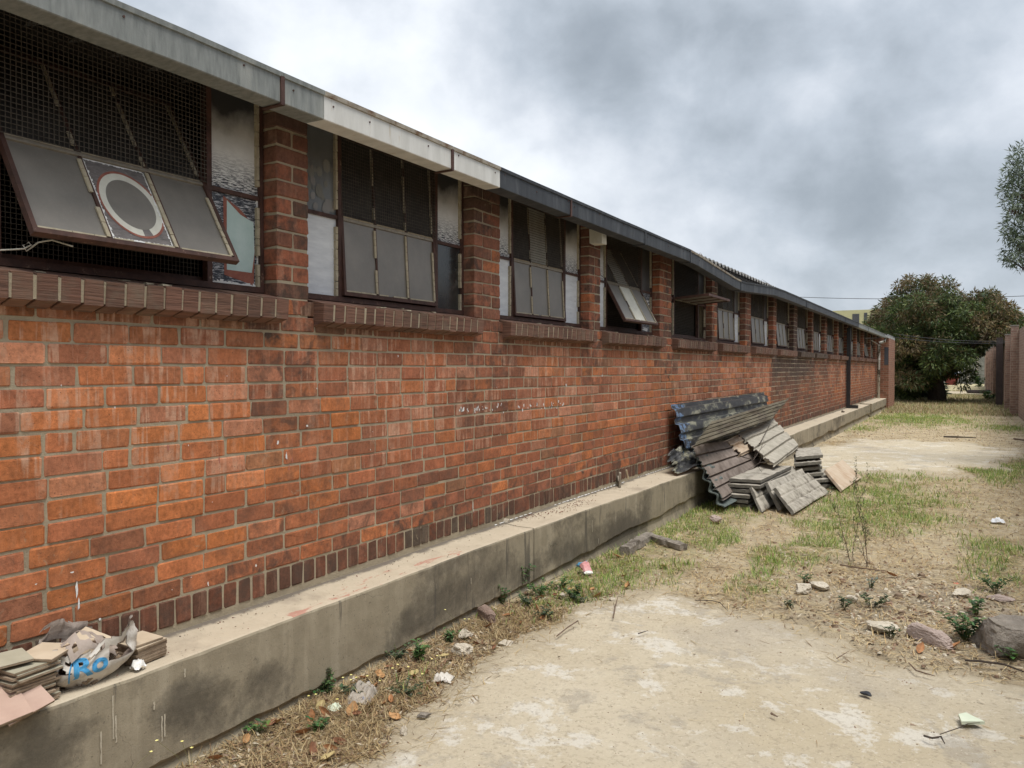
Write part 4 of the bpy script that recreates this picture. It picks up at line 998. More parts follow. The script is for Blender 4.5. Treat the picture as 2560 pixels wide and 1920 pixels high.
leaf_px = [(640, 1820, 0, 'in dead grass at the plinth foot left of the sprig'), (690, 1812, 1, 'under the small green sprig beside the plinth'), (780, 1800, 0, 'below the grey rag in the dead grass'), (760, 1835, 0, 'flat on matted straw by the torn paper'),
           (800, 1770, 3, 'beside the pale green paper scrap'), (880, 1785, 1, 'curled in front of the grey rag'), (930, 1772, 3, 'long and folded below the grey rag'), (960, 1765, 0, 'beside the edge of the yard slab'), (985, 1800, 1, 'crumpled on the edge of the yard slab'),
           (540, 1900, 0, 'standing on edge against the plinth foot'), (780, 1890, 2, 'half buried in straw near the photo bottom'), (820, 1905, 3, 'pale green and slim at the photo bottom'), (910, 1700, 0, 'propped behind the grey rag by the plinth'), (945, 1697, 1, 'upright beside the dark mat of weeds'),
           (1000, 1685, 2, 'behind the dark mat of weeds'), (1070, 1725, 1, 'folded at the slab edge below the white stones'), (1035, 1690, 3, 'speckled yellow among dead grass'), (1110, 1645, 3, 'yellow beside the green tuft'), (1190, 1612, 2, 'behind the white stone'), (1270, 1540, 0, 'alone in front of the leaning brick'),
           (1425, 1490, 1, 'one of two pale ones by the green weed'), (1440, 1478, 3, 'curled on top of the pale one by the green weed'), (1495, 1490, 1, 'largest, tented, beside the round white stone'), (1340, 1500, 2, 'long dark one under the green weed'), (1370, 1515, 2, 'long dark one nearest the slab edge'), (1545, 1392, 0, 'standing in grass near the concrete corner'),
           (1560, 1440, 0, 'reddish, upright in short grass'), (1555, 1457, 3, 'greenish, flat in short grass'), (1660, 1418, 3, 'below the concrete corner'), (2300, 1640, 0, 'in front of the wedge of broken brick'), (2385, 1635, 0, 'big, curled, left of the boulder'), (2075, 1450, 2, 'upright and dark near the mound'),
           (2025, 1480, 2, 'on the near side of the thin weed'), (2230, 1455, 0, 'on the mound behind the small bush'), (1420, 1330, 2, 'in the grass along the plinth'), (850, 1860, 2, 'dark, in straw by the slab edge')]
NEARL = []
for i, (px, py, k, wh) in enumerate(leaf_px):
    q = G(px, py); me_, nm = protos[k]; s_ = random.uniform(.6, 1.0)
    o = link('fallen_leaf', me_); o.location = (q.x, q.y, gh(q.x, q.y) + .006 + (.02 if onslab(q.x, q.y) else 0)); o.scale = (s_, s_, s_)
    o.rotation_euler = (random.uniform(-.7, .7), random.uniform(-.5, .5), random.uniform(0, 6.28))
    tag(o, '%s dry leaf %s' % (nm, wh), 'leaf', 'dry leaves fallen along the plinth and yard')

for i in range(34):
    while 1:
        x, y = random.uniform(.29, 1.3), random.uniform(1.5, 5.2)
        if -.5 < slabd(x, y) < .03 or (slabd(x, y) < .03 and x < .6): break
    me_, nm = protos[random.choice((0, 2, 2, 1, 0))]; s_ = random.uniform(.35, .7); o = link('fallen_leaf', me_); o.location = (x, y, gh(x, y) + .012); o.scale = (s_, s_ * .9, s_ * 1.3)
    o.rotation_euler = (random.uniform(-1.2, 1.2), random.uniform(-.6, .6), random.uniform(0, 6.28)); tag(o, 'small curled dry leaf lying among the matted straw beside the plinth', 'leaf', 'small leaves in the straw by the plinth')

# ------------------------------------------------------------------ rocks and broken pieces
def rock(name, c, r_, mat, label, cat='stone', sub=5, amp=.25, rz=None, sq=1.0, seed=0, z=None):
    import bmesh
    bm = bmesh.new(); bmesh.ops.create_icosphere(bm, subdivisions=sub, radius=1)
    rs = random.Random(seed * 7 + 1); pls = [(Vector((rs.gauss(0, 1), rs.gauss(0, 1), rs.gauss(0, 1))).normalized(), rs.uniform(.55, .85)) for _ in range(11)]
    for v in bm.verts:
        p = v.co.copy()
        for pn, pd in pls:
            e = p.dot(pn)
            if e > pd: p -= pn * (e - pd)
        p *= 1.2
        if sq > 1: p = Vector([math.copysign(abs(a) ** (1 / sq), a) for a in p])
        p = p * (1 + amp * nz(p.x * 1.3 + seed, p.y * 1.3, p.z * 1.3) + amp * .4 * nz(p.x * 4 + seed, p.y * 4, p.z * 4) + .05 * nz(p.x * 8 + seed, p.y * 8, p.z * 8) + .03 * nz(p.x * 19 + seed, p.y * 19, p.z * 19)); v.co = Vector((p.x * r_[0], p.y * r_[1], p.z * r_[2]))
    me = bpy.data.meshes.new(name); bm.to_mesh(me); bm.free(); me.materials.append(MATS[mat]); me.polygons.foreach_set('use_smooth', [False] * len(me.polygons))
    o = link(name, me); zc_ = z if z is not None else gh(c.x, c.y); o.location = (c.x, c.y, zc_ + r_[2] * .55); o.rotation_euler.z = rz if rz is not None else seed * 1.3
    tag(o, label, cat); return o
rock('broken_brick', G(1215, 1545), (.035, .10, .05), 'rock_brown', 'weathered brown brick end leaning in dead grass beside the plinth', 'brick', sq=1.8, amp=.1, rz=.9, seed=3)
rock('stone', G(1162, 1590), (.045, .04, .03), 'rock_pale', 'white speckled stone lying in dead grass near the leaning brick', seed=4)
rock('stone', G(1155, 1630), (.055, .04, .028), 'rock_pale', 'flat pale grey stone at the slab edge below the speckled stone', seed=5)
rock('stone', G(1266, 1612), (.05, .035, .012), 'rock_pale', 'flat buried pale stone right of the leaning brick', seed=6)
rock('stone', G(1532, 1502), (.024, .022, .018), 'rock_pale', 'round white pebble beside the big tented leaf', seed=7)
rock('stone', G(1404, 1488), (.02, .018, .016), 'rock_pale', 'small grey white pebble by the green weed', seed=8)
rock('stone', G(1010, 1838), (.02, .018, .016), 'rock_pale', 'small pale stone standing at the near edge of the slab', seed=9, z=.01)
rock('stone', G(1060, 1800), (.03, .02, .01), 'rock_grey', 'small flat grey stone on the near slab edge', seed=10, z=.02)
rock('boulder', GV(2196, 1418), (.20, .14, .12), 'rock_grey', 'big rough grey brown boulder at the right edge of the yard', 'boulder', sub=4, amp=.14, sq=1.5, rz=.3, seed=11)
rock('broken_brick', GV(2010, 1398), (.12, .05, .05), 'rock_pink', 'pinkish wedge of broken brick lying on the mound edge', 'brick', sq=1.6, amp=.12, rz=-.55, seed=12)
rock('stone', GV(1735, 1288), (.08, .05, .03), 'rock_pale', 'pale flat lump on the near left side of the mound', seed=13)
rock('stone', GV(1768, 1282), (.07, .05, .03), 'rock_pale', 'whitish lump with weeds beside it on the mound', seed=14)
rock('stone', GV(1900, 1375), (.09, .06, .03), 'rock_pale', 'crumbly pale stone on the slab side of the mound', seed=15)
rock('stone', GV(1840, 1315), (.035, .03, .025), 'rock_pale', 'small pale stone in the middle of the mound', seed=16)
rock('stone', GV(1548, 1128), (.06, .05, .045), 'rock_pink', 'rounded pinkish stone in the grass before the rubble pile', seed=17)
rock('stone', GV(2080, 1300), (.09, .05, .02), 'rock_pale', 'long flat pale fragment on the right of the mound', seed=18)
rock('stone', GV(2160, 1308), (.07, .04, .018), 'rock_pink', 'flat stone fragment at the right edge of the mound', seed=19)
rock('stone', GV(1820, 985 - 60), (.05, .05, .03), 'rock_pink', 'small brick lump near the far end of the plinth', seed=20)
rock('stone', GV(1092, 1131), (.022, .03, .018), 'rock_pale', 'pale chip of stone lying on the plinth top against the wall', z=LEDGE, seed=21).location = G(1264, 1308, LEDGE) + Vector((0, 0, .012))
rock('stone', G(2056, 1166), (.04, .05, .03), 'rock_grey', 'dark lump on the far plinth by the black downpipe', z=LEDGE, seed=22).location = G(2107, 1031, LEDGE) + Vector((0, 0, .02))

# L shaped fragment of old concrete kerb
mb = MB()
A_, B_, C_ = GV(1362, 1192), GV(1402, 1163), GV(1476, 1186)
def rough_bar(mb, a, b_, w_, h_, mat, n=14, sd_=0):
    d = (b_ - a).normalized(); nn_ = Vector((-d.y, d.x, 0)); nb = len(mb.v)
    for i in range(n + 1):
        p = a.lerp(b_, i / n)
        for q in range(8):
            an = 2 * math.pi * (q + .5) / 8; e = 1 + .35 * nz(p.x * 14 + sd_, p.y * 14, q * .9) ; ca_, sa_ = math.cos(an), math.sin(an); ca_ = math.copysign(abs(ca_) ** .45, ca_); sa_ = math.copysign(abs(sa_) ** .45, sa_)
            mb.v.append(tuple(p + nn_ * ca_ * w_ * e + Vector((0, 0, h_ * (.35 + .65 * sa_ * e)))))
    for i in range(n):
        for q in range(8): a0 = nb + i * 8 + q; a1 = nb + i * 8 + (q + 1) % 8; mb.face([a0, a1, a1 + 8, a0 + 8], mat)
    mb.face([nb + q for q in range(8)][::-1], mat); mb.face([nb + n * 8 + q for q in range(8)], mat)
rough_bar(mb, A_ + Vector((-.02, -.1, 0)), B_, .05, .06, 'rock_grey', n=26); rough_bar(mb, B_, C_, .045, .05, 'rock_grey', n=26, sd_=3)
tag(mb.build('kerb_fragment', smooth=False), 'L shaped dark concrete fragment sunk in the grass beside the plinth', 'rubble')

# tile chip, cap, sticks
mb = MB(); q = G(2425, 1805, .03); qa = [G(x, y, .03) for x, y in ((2396, 1793), (2414, 1789), (2462, 1812), (2404, 1812))]
nb = len(mb.v); mb.v += [(p.x, p.y, .031) for p in qa] + [(p.x, p.y, .045) for p in qa]
mb.face([4, 5, 6, 7], 'chip_green'); [mb.face([i, (i + 1) % 4, 4 + (i + 1) % 4, 4 + i], 'chip_green') for i in range(4)]
tag(mb.build('tile_chip'), 'pale green broken tile chip lying on the yard slab', 'tile')
rock('bottle_cap', G(2165, 1734, .03), (.026, .018, .009), 'rubber_black', 'shiny black cap like disc on the yard slab', 'bottle cap', sub=3, amp=.1, seed=2, z=.026)
def stick(pts, r_, mat, label, z=.03, cat='stick'):
    mb = MB(); P_ = []
    for x, y, dz in pts: q = G(x, y, z); P_.append(Vector((q.x, q.y, z + dz)))
    mb.tube(P_, [r_] * (len(P_) - 1) + [r_ * .4], mat, 5); tag(mb.build('stick'), label, cat); return mb
stick([(2310, 1842, .005), (2330, 1852, .012), (2345, 1855, .02), (2352, 1848, .012), (2362, 1862, .004)], .0045, 'stick_dark', 'short black twisted twig with curled bark in front of the tile chip')
stick([(2350, 1838, .004), (2400, 1822, .006), (2420, 1815, .01), (2450, 1813, .012)], .002, 'stick_dark', 'thin dark twig running beside the tile chip')
stick([(1392, 1592, .004), (1420, 1572, .01), (1445, 1560, .02), (1448, 1566, .01)], .004, 'stick_brown', 'brown hooked stick lying at the slab edge near the big leaf')
stick([(1533, 1545, .002), (1538, 1520, .01), (1545, 1500, .025)], .004, 'stick_brown', 'short brown stick pointing at the round white pebble')
stick([(1738, 1504, .01), (1780, 1506, .012), (1800, 1510, .01), (1820, 1530, .004)], .003, 'stick_dark', 'thin dark twig at the far edge of the near slab')
stick([(2272, 1662, .01), (2290, 1680, .008), (2315, 1686, .005), (2338, 1692, .004)], .004, 'stick_brown', 'bent brown twig at the foot of the brick wedge')
stick([(2412, 1655, .01), (2450, 1662, .02), (2510, 1670, .02), (2575, 1690, .01)], .006, 'stick_dark', 'long dark branch lying in front of the boulder')
stick([(2092, 1648, .004), (2124, 1632, .012)], .003, 'stick_brown', 'short straight twig on the right part of the yard slab')
stick([(1928, 1785, .003), (1944, 1794, .004)], .006, 'stick_brown', 'stubby brown twig end in the middle of the yard slab')
stick([(1596, 1585, .003), (1620, 1578, .004)], .004, 'stick_dark', 'tiny dark twig on the sandy part of the slab')
stick([(2100, 1421, .03), (2150, 1430, .03), (2220, 1434, .02)], .006, 'stick_brown', 'dead branch lying below the thin tall weed')
stick([(2360, 1094, .02), (2395, 1098, .05), (2440, 1096, .02)], .02, 'stick_dark', 'dark charred branch lying beyond the far slab', z=0)
stick([(2535, 1100, .03), (2560, 1105, .04), (2600, 1106, .02)], .02, 'stick_brown', 'piece of timber at the foot of the right hand wall', z=0)
stick([(1870, 1130, .1), (1900, 1165, .3), (1935, 1118, .5)], .006, 'stick_dark', 'thin dead branch sticking up from the rubble pile', z=.3)

# blue and pink packet
q = G(1462, 1432)
mb = MB(); n = 12
for i in range(n + 1):
    t_ = i / n; w_ = .045 * (1 - .25 * t_); hh_ = .03 * math.sin(math.pi * min(1, t_ * .9 + .08)) + .004
    for k in range(8): a = 2 * math.pi * k / 8; mb.v.append((.17 * (t_ - .5), math.cos(a) * w_ * (1 + .15 * nz(i * .8, k, 3)), hh_ * (1 + math.sin(a)) * (1 + .35 * nz(i * .9, k * 1.3, 8))))
for i in range(n):
    for k in range(8): a = i * 8 + k; b_ = i * 8 + (k + 1) % 8; mb.face([a, b_, b_ + 8, a + 8], 'packet_blue' if i < 5 else 'packet_pink' if i < 11 else 'torn_white')
mb.face(list(range(8)), 'packet_blue'); mb.face([n * 8 + k for k in range(8)], 'torn_white')
o = mb.build('snack_packet'); o.location = (q.x, q.y, .02); o.rotation_euler = (0, .12, -.75); tag(o, 'crumpled blue and pink foil packet in the grass by the plinth', 'packet')
# grey rag
def cloth(name, c, sx_, sy_, h_, mat, label, cat, seed=0, rz=0, n=26):
    vs, fs_ = [], []
    for i in range(n + 1):
        for j in range(n + 1):
            u, v = i / n - .5, j / n - .5; r_ = max(0, 1 - (u * u + v * v) * 3.6)
            e = .35 + abs(nz(u * 4 + seed, v * 2.2, seed)) * 1.3 + .35 * abs(nz(u * 9, v * 9 + seed, 4))
            vs.append((u * sx_ * (1 + .3 * nz(v * 3, seed)), v * sy_ * (1 + .3 * nz(u * 3, seed + 5)), h_ * e * r_ ** .5 + .005 + .01 * nz(u * 20, v * 20)))
    for i in range(n):
        for j in range(n): a = i * (n + 1) + j; fs_.append((a, a + 1, a + n + 2, a + n + 1))
    me = bpy.data.meshes.new(name); me.from_pydata(vs, [], fs_); me.materials.append(MATS[mat]); me.polygons.foreach_set('use_smooth', [True] * len(fs_))
    o = link(name, me); o.location = c; o.rotation_euler.z = rz; tag(o, label, cat); return o
cloth('rag', G(905, 1742) + Vector((0, 0, 0)), .13, .22, .06, 'grey_cloth', 'crumpled grey rag lying in weeds at the foot of the plinth', 'rag', 3, .5)
cloth('paper_scrap', G(835, 1775), .07, .06, .03, 'chip_green', 'pale green scrap of paper in dead grass beside the rag', 'paper', 5, .2, 8)
cloth('plastic_scrap', GV(2155, 1208 - 80), .12, .10, .04, 'bag_white', 'white plastic scrap lying on the soil at far right', 'plastic', 6, .2, 10)
cloth('plastic_scrap', GV(2065, 1267), .08, .05, .03, 'red_plastic', 'small red plastic scrap on the right of the mound', 'plastic', 7, .2, 8)
cloth('plastic_scrap', G(1108, 1700), .10, .08, .04, 'sack_white', 'dirty clear plastic scrap among leaves at the slab edge', 'plastic', 9, .4, 12)

# ------------------------------------------------------------------ weeds
def weed(name, c, h_, r_, n, lsz, cols, label, cat='weed', stems=6, seed=0, z=None, up=.6):
    random.seed(seed + 100); root = empty(name, (c.x, c.y, (gh(c.x, c.y) if z is None else z) - .005)); tag(root, label, cat)
    sm, lf = MB(), MB(); tips = []
    for s_ in range(stems):
        a = random.uniform(0, 6.28); rr = r_ * random.uniform(.3, 1); hh_ = h_ * random.uniform(.5, 1)
        p = [Vector((math.cos(a) * .01, math.sin(a) * .01, 0)), Vector((math.cos(a) * rr * .5, math.sin(a) * rr * .5, hh_ * .6)), Vector((math.cos(a) * rr, math.sin(a) * rr, hh_))]
        sm.tube(p, [.0025, .002, .001], 'stick_brown' if h_ > .3 else 'leafy', 4, (.12, .14, .05)); tips.append(p)
    for _ in range(n):
        p = random.choice(tips); t_ = random.uniform(.15, 1); q = p[0].lerp(p[1], t_ * 2) if t_ < .5 else p[1].lerp(p[2], t_ * 2 - 1)
        a = random.uniform(0, 6.28); l = lsz * random.uniform(.6, 1.2); d = Vector((math.cos(a), math.sin(a), random.uniform(-.3, up))).normalized(); sd_ = d.cross(Vector((0, 0, 1))).normalized() * l * .28
        cc = tuple(k * random.uniform(.75, 1.2) for k in random.choice(cols)); lf.poly([q, q + d * l * .45 + sd_ + Vector((0, 0, .1 * l)), q + d * l, q + d * l * .45 - sd_ + Vector((0, 0, .1 * l))], 'leafy', cc)
    sm.build('stem', root); lf.build('leaf_cluster', root); return root
GR = ((.06, .13, .04), (.09, .17, .05), (.04, .09, .03), (.12, .20, .07)); DG = ((.07, .10, .05), (.10, .13, .07), (.05, .075, .04)); 
weed('weed', GV(1118, 1275), .22, .12, 150, .038, GR, 'leafy green weed climbing against the plinth face', seed=1, stems=9)
weed('weed', GV(1165, 1282), .12, .12, 110, .035, GR, 'low green weed just left of the foil packet', seed=2)
weed('weed', GV(1235, 1290), .12, .12, 120, .035, GR, 'low green weed between the packet and the tented leaf', seed=3)
weed('weed', GV(1175, 1335), .08, .10, 120, .026, DG, 'small grey green weed on the slab edge behind the brown stick', seed=4)
weed('weed', GV(905, 1428), .10, .09, 90, .04, GR, 'bright green tuft beside the pale stones', seed=5)
weed('weed', G(800, 1822), .07, .05, 60, .03, GR, 'small dark green sprig among dead leaves', seed=6)
weed('weed', G(812, 1730), .12, .05, 60, .03, GR, 'green sprig rising against the plinth left of the rag', seed=7)
weed('weed', G(1010, 1735), .05, .12, 420, .014, DG, 'dense mat of tiny grey green foliage right of the rag', seed=8, stems=16)
weed('weed', G(640, 1835), .06, .06, 26, .035, GR, 'sparse green sprig under the broken plinth edge', seed=9)
for k_, (vx_, vy_, h_, r_, n_, w_) in enumerate(((1085, 1300, .16, .09, 100, 'green weed at the plinth foot just above the leaning brick'), (1140, 1305, .09, .10, 90, 'low green weed in straw between plinth and slab, past the leaning brick'), (1210, 1268, .10, .09, 90, 'green weed tucked against the plinth behind the foil packet'),
        (1255, 1300, .07, .09, 70, 'small green weed right of the tented leaf'), (700, 1500, .08, .07, 50, 'small green weed left of the rag, at the plinth foot'), (860, 1425, .09, .08, 70, 'green weed behind the dark mat, touching the plinth'), (965, 1385, .08, .08, 60, 'green weed between rag and white stones by the plinth'), (760, 1500, .05, .10, 120, 'dark creeping weed below the rag'))):
    weed('weed', GV(vx_, vy_), h_, r_, n_, .03, GR if k_ % 2 == 0 else DG, w_, seed=60 + k_, stems=8)
weed('weed', GV(2085, 1395), .16, .14, 200, .04, GR, 'leafy green weed growing left of the boulder', seed=10, stems=10)
weed('weed', GV(2110, 1345), .12, .08, 80, .04, GR, 'green weed behind the boulder', seed=11)
weed('weed', GV(2190, 1435), .09, .09, 50, .04, GR, 'green sprig growing in front of the boulder', seed=12)
weed('weed', GV(1885, 1325), .10, .12, 110, .03, DG, 'dark small leaved weed in the middle of the mound', seed=13)
weed('weed', GV(1820, 1330), .08, .08, 60, .03, DG, 'small dark weed left of the middle one on the mound', seed=14)
weed('weed', GV(1880, 1285), .09, .06, 90, .02, ((.16, .22, .19), (.2, .27, .22)), 'bluish grey tuft on top of the mound', seed=15)
weed('weed', GV(2150, 1285), .14, .16, 140, .035, GR, 'spreading green weed on the soil at far right', seed=16)
weed('weed', GV(1705, 1325), .06, .06, 90, .02, DG, 'grassy green tuft on the left foot of the mound', seed=17)
weed('weed', GV(1740, 1275), .12, .07, 60, .03, GR, 'short leafy weed behind the pale lumps', seed=18)
weed('weed', GV(1925, 1390), .08, .05, 50, .03, DG, 'small weed on the slab side of the brick wedge', seed=19)
weed('weed', G(2160, 1035), .45, .35, 300, .12, ((.10, .15, .06), (.14, .18, .08)), 'tall weed growing at the gap in the far plinth', seed=20, stems=12)
weed('weed', G(2255, 1000), .7, .6, 260, .2, ((.14, .20, .12), (.09, .14, .07), (.2, .25, .17)), 'large leaved weed at the corner of the building', seed=21, stems=10)
for (vx_, vy_, hh_, k, lb) in ((1838, 1222, .50, 31, 'tall wispy weed with seed heads, left of the pair'), (1872, 1232, .60, 38, 'tall wispy weed with seed heads, right of the pair')):
    c = GV(vx_, vy_); random.seed(k); root = empty('tall_weed', (c.x, c.y, 0)); tag(root, lb, 'weed'); sm, lf = MB(), MB()
    def frond(p, d, l, r_, dep):
        pts = [p]; n = 6
        for i in range(n): d = (d + Vector((random.uniform(-.16, .16), random.uniform(-.16, .16), .03))).normalized(); pts.append(pts[-1] + d * l / n)
        sm.tube(pts, [lerp(r_, r_ * .35, i / n) for i in range(n + 1)], 'stick_brown', 4)
        for i in range(1, n + 1):
            if dep > 0 and random.random() < .55: frond(pts[i], (d + Vector((random.uniform(-1, 1), random.uniform(-1, 1), .5))).normalized(), l * random.uniform(.25, .45), r_ * .55, dep - 1)
            for _ in range(3):
                q = pts[i] + Vector([random.uniform(-.006, .006) for _ in range(3)]); e = Vector([random.uniform(-1, 1), random.uniform(-1, 1), random.uniform(-.4, .8)]).normalized() * random.uniform(.012, .032); s_ = e.cross(Vector((0, 0, 1))).normalized() * .005
                lf.poly([q, q + e * .5 + s_, q + e, q + e * .5 - s_], 'leafy', random.choice(((.10, .15, .05), (.15, .15, .07), (.08, .11, .04), (.18, .14, .08))))
        for _ in range(7): e = Vector([random.uniform(-1, 1) for _ in range(3)]).normalized() * .012; s_ = Vector((0, .004, 0)); lf.poly([pts[-1], pts[-1] + e + s_, pts[-1] + e * 1.7, pts[-1] + e - s_], 'leafy', (.10, .09, .05))
    frond(Vector((0, 0, 0)), Vector((random.uniform(-.12, .12), .05, 1)).normalized(), hh_, .0035, 2)
    frond(Vector((.02, .02, 0)), Vector((random.uniform(-.35, .35), .1, 1)).normalized(), hh_ * .55, .0028, 1)
    sm.build('stem', root); lf.build('foliage', root)
# yellow flowered sprigs in front of the plinth
fl = None
spr = [(1162, 1600, .19, 'rightmost, over the white stone'), (995, 1730, .20, 'tallest, over the dark weed mat'), (1080, 1718, .16, 'at the slab edge'), (878, 1740, .14, 'over the grey rag'), (950, 1745, .12, 'low, right of the rag'), (790, 1790, .12, 'left of the rag by the plinth'),
       (480, 1960, .22, 'below the black mould patch near the photo bottom'), (290, 1990, .24, 'near the white drips at the bottom left'), (130, 1990, .20, 'leftmost, nearest the photo corner')]
for px, py, hh_, lb in spr:
    c = G(px, py); root = empty('flower_sprig', (c.x, c.y, 0)); tag(root, 'thin sprig with tiny yellow flowers %s' % lb, 'flower', 'yellow flowered sprigs along the plinth'); sm = MB()
    for s_ in range(3):
        pt = MB()
        a = random.uniform(0, 6.28); e = Vector((math.cos(a) * .06 * s_, math.sin(a) * .06 * s_, hh_ * random.uniform(.6, 1))); sm.tube([(0, 0, 0), (e.x * .4, e.y * .4, e.z * .6), e], .0007, 'leafy', 3, (.25, .24, .10))
        for k in range(5): a2 = k * 1.257; d = Vector((math.cos(a2), math.sin(a2), .3)) * .007; s2 = d.cross(Vector((0, 0, 1))).normalized() * .003; pt.poly([e, e + d * .6 + s2, e + d, e + d * .6 - s2], 'yellow_petal')
        pt.build('flower_head', root)
    sm.build('stem', root)

# ------------------------------------------------------------------ tiles and torn sack on the near plinth
def tile_stack(name, c, w_, d_, n, rz, label, z=LEDGE + .006, jit=.01, gap=.0088, top='tile_face', tilt=(0, 0), grow=0, seed=0, mats=('tile_edge',)):
    random.seed(seed + 500); root = empty(name, (c[0], c[1], z), rz); root.rotation_euler = (tilt[0], tilt[1], rz); tag(root, label, 'tile stack')
    for k in range(n):
        mb = MB(); jx, jy = random.uniform(-jit, jit), random.uniform(-jit, jit); s_ = 1
        M = Matrix.Translation((jx, jy, k * gap)) @ Matrix.Rotation(random.uniform(-.05, .05) * (jit / .01), 4, 'Z')
        mt = top if k >= n - 2 else random.choice(mats)
        mb.box((-w_ / 2, -d_ / 2, 0), (w_ / 2, d_ / 2, gap * .72), 'tile_edge', M=M, jit=.0007)
        mb.box((-w_ / 2, -d_ / 2, gap * .73), (w_ / 2, d_ / 2, gap * .86), mt, M=M, jit=.0003)
        mb.build('tile', root)
    return root
def single_tile(c, a, b_, th, mat, label, z, rot, jit=.0):
    mb = MB(); mb.box((-a / 2, -b_ / 2, 0), (a / 2, b_ / 2, th * .8), 'tile_edge', jit=.001); mb.box((-a / 2, -b_ / 2, th * .81), (a / 2, b_ / 2, th), mat, jit=.0006)
    o = mb.build('tile'); o.location = (c[0], c[1], z); o.rotation_euler = rot; tag(o, label, 'tile'); return o
q = G(20, 1725, LEDGE)
tile_stack('tile_stack', (.15, G(45, 1690, LEDGE).y - .115), .15, .15, 15, .05, 'tall stack of old floor tiles at the left end of the plinth', gap=.0092, top='tile_grey', jit=.014, seed=1, mats=('tile_edge', 'tile_edge', 'tile_grey'))
yt = G(45, 1690, LEDGE).y - .105
single_tile((.15, yt + .07), .13, .15, .009, 'tile_face', 'pale tan tile turned askew on top of the tall tile stack', LEDGE + .148, (.0, .03, .5))
single_tile((.13, yt - .06), .13, .14, .009, 'tile_grey', 'greenish grey tile on the near top of the tall tile stack', LEDGE + .158, (.0, .04, -.2))
single_tile((.228, yt - .13), .16, .15, .01, 'tile_pink', 'big pink tile leaning flat at the very left of the plinth', LEDGE + .045, (.12, .42, -.1))
single_tile((.225, yt - .065), .16, .15, .01, 'tile_pink', 'pink brown tile leaning behind the big pink tile', LEDGE + .05, (.2, .5, .12))
c2 = G(352, 1648, LEDGE)
tile_stack('tile_stack', (.125, c2.y - .0), .135, .14, 8, .12, 'short neat stack of square tan tiles right of the torn sack', gap=.0085, jit=.004, seed=2)
single_tile((.125, c2.y - .01), .13, .135, .008, 'tile_face', 'pale tile lying skewed under the short tile stack edge', LEDGE + .0765, (.0, .02, .02))
cs = Vector((.135, G(200, 1690, LEDGE).y - .01, LEDGE))
tile_stack('tile_stack', (cs.x - .02, cs.y + .02), .14, .15, 11, .35, 'tiles standing inside the torn printed sack', z=LEDGE + .03, gap=.010, jit=.012, seed=3, tilt=(.35, .25))
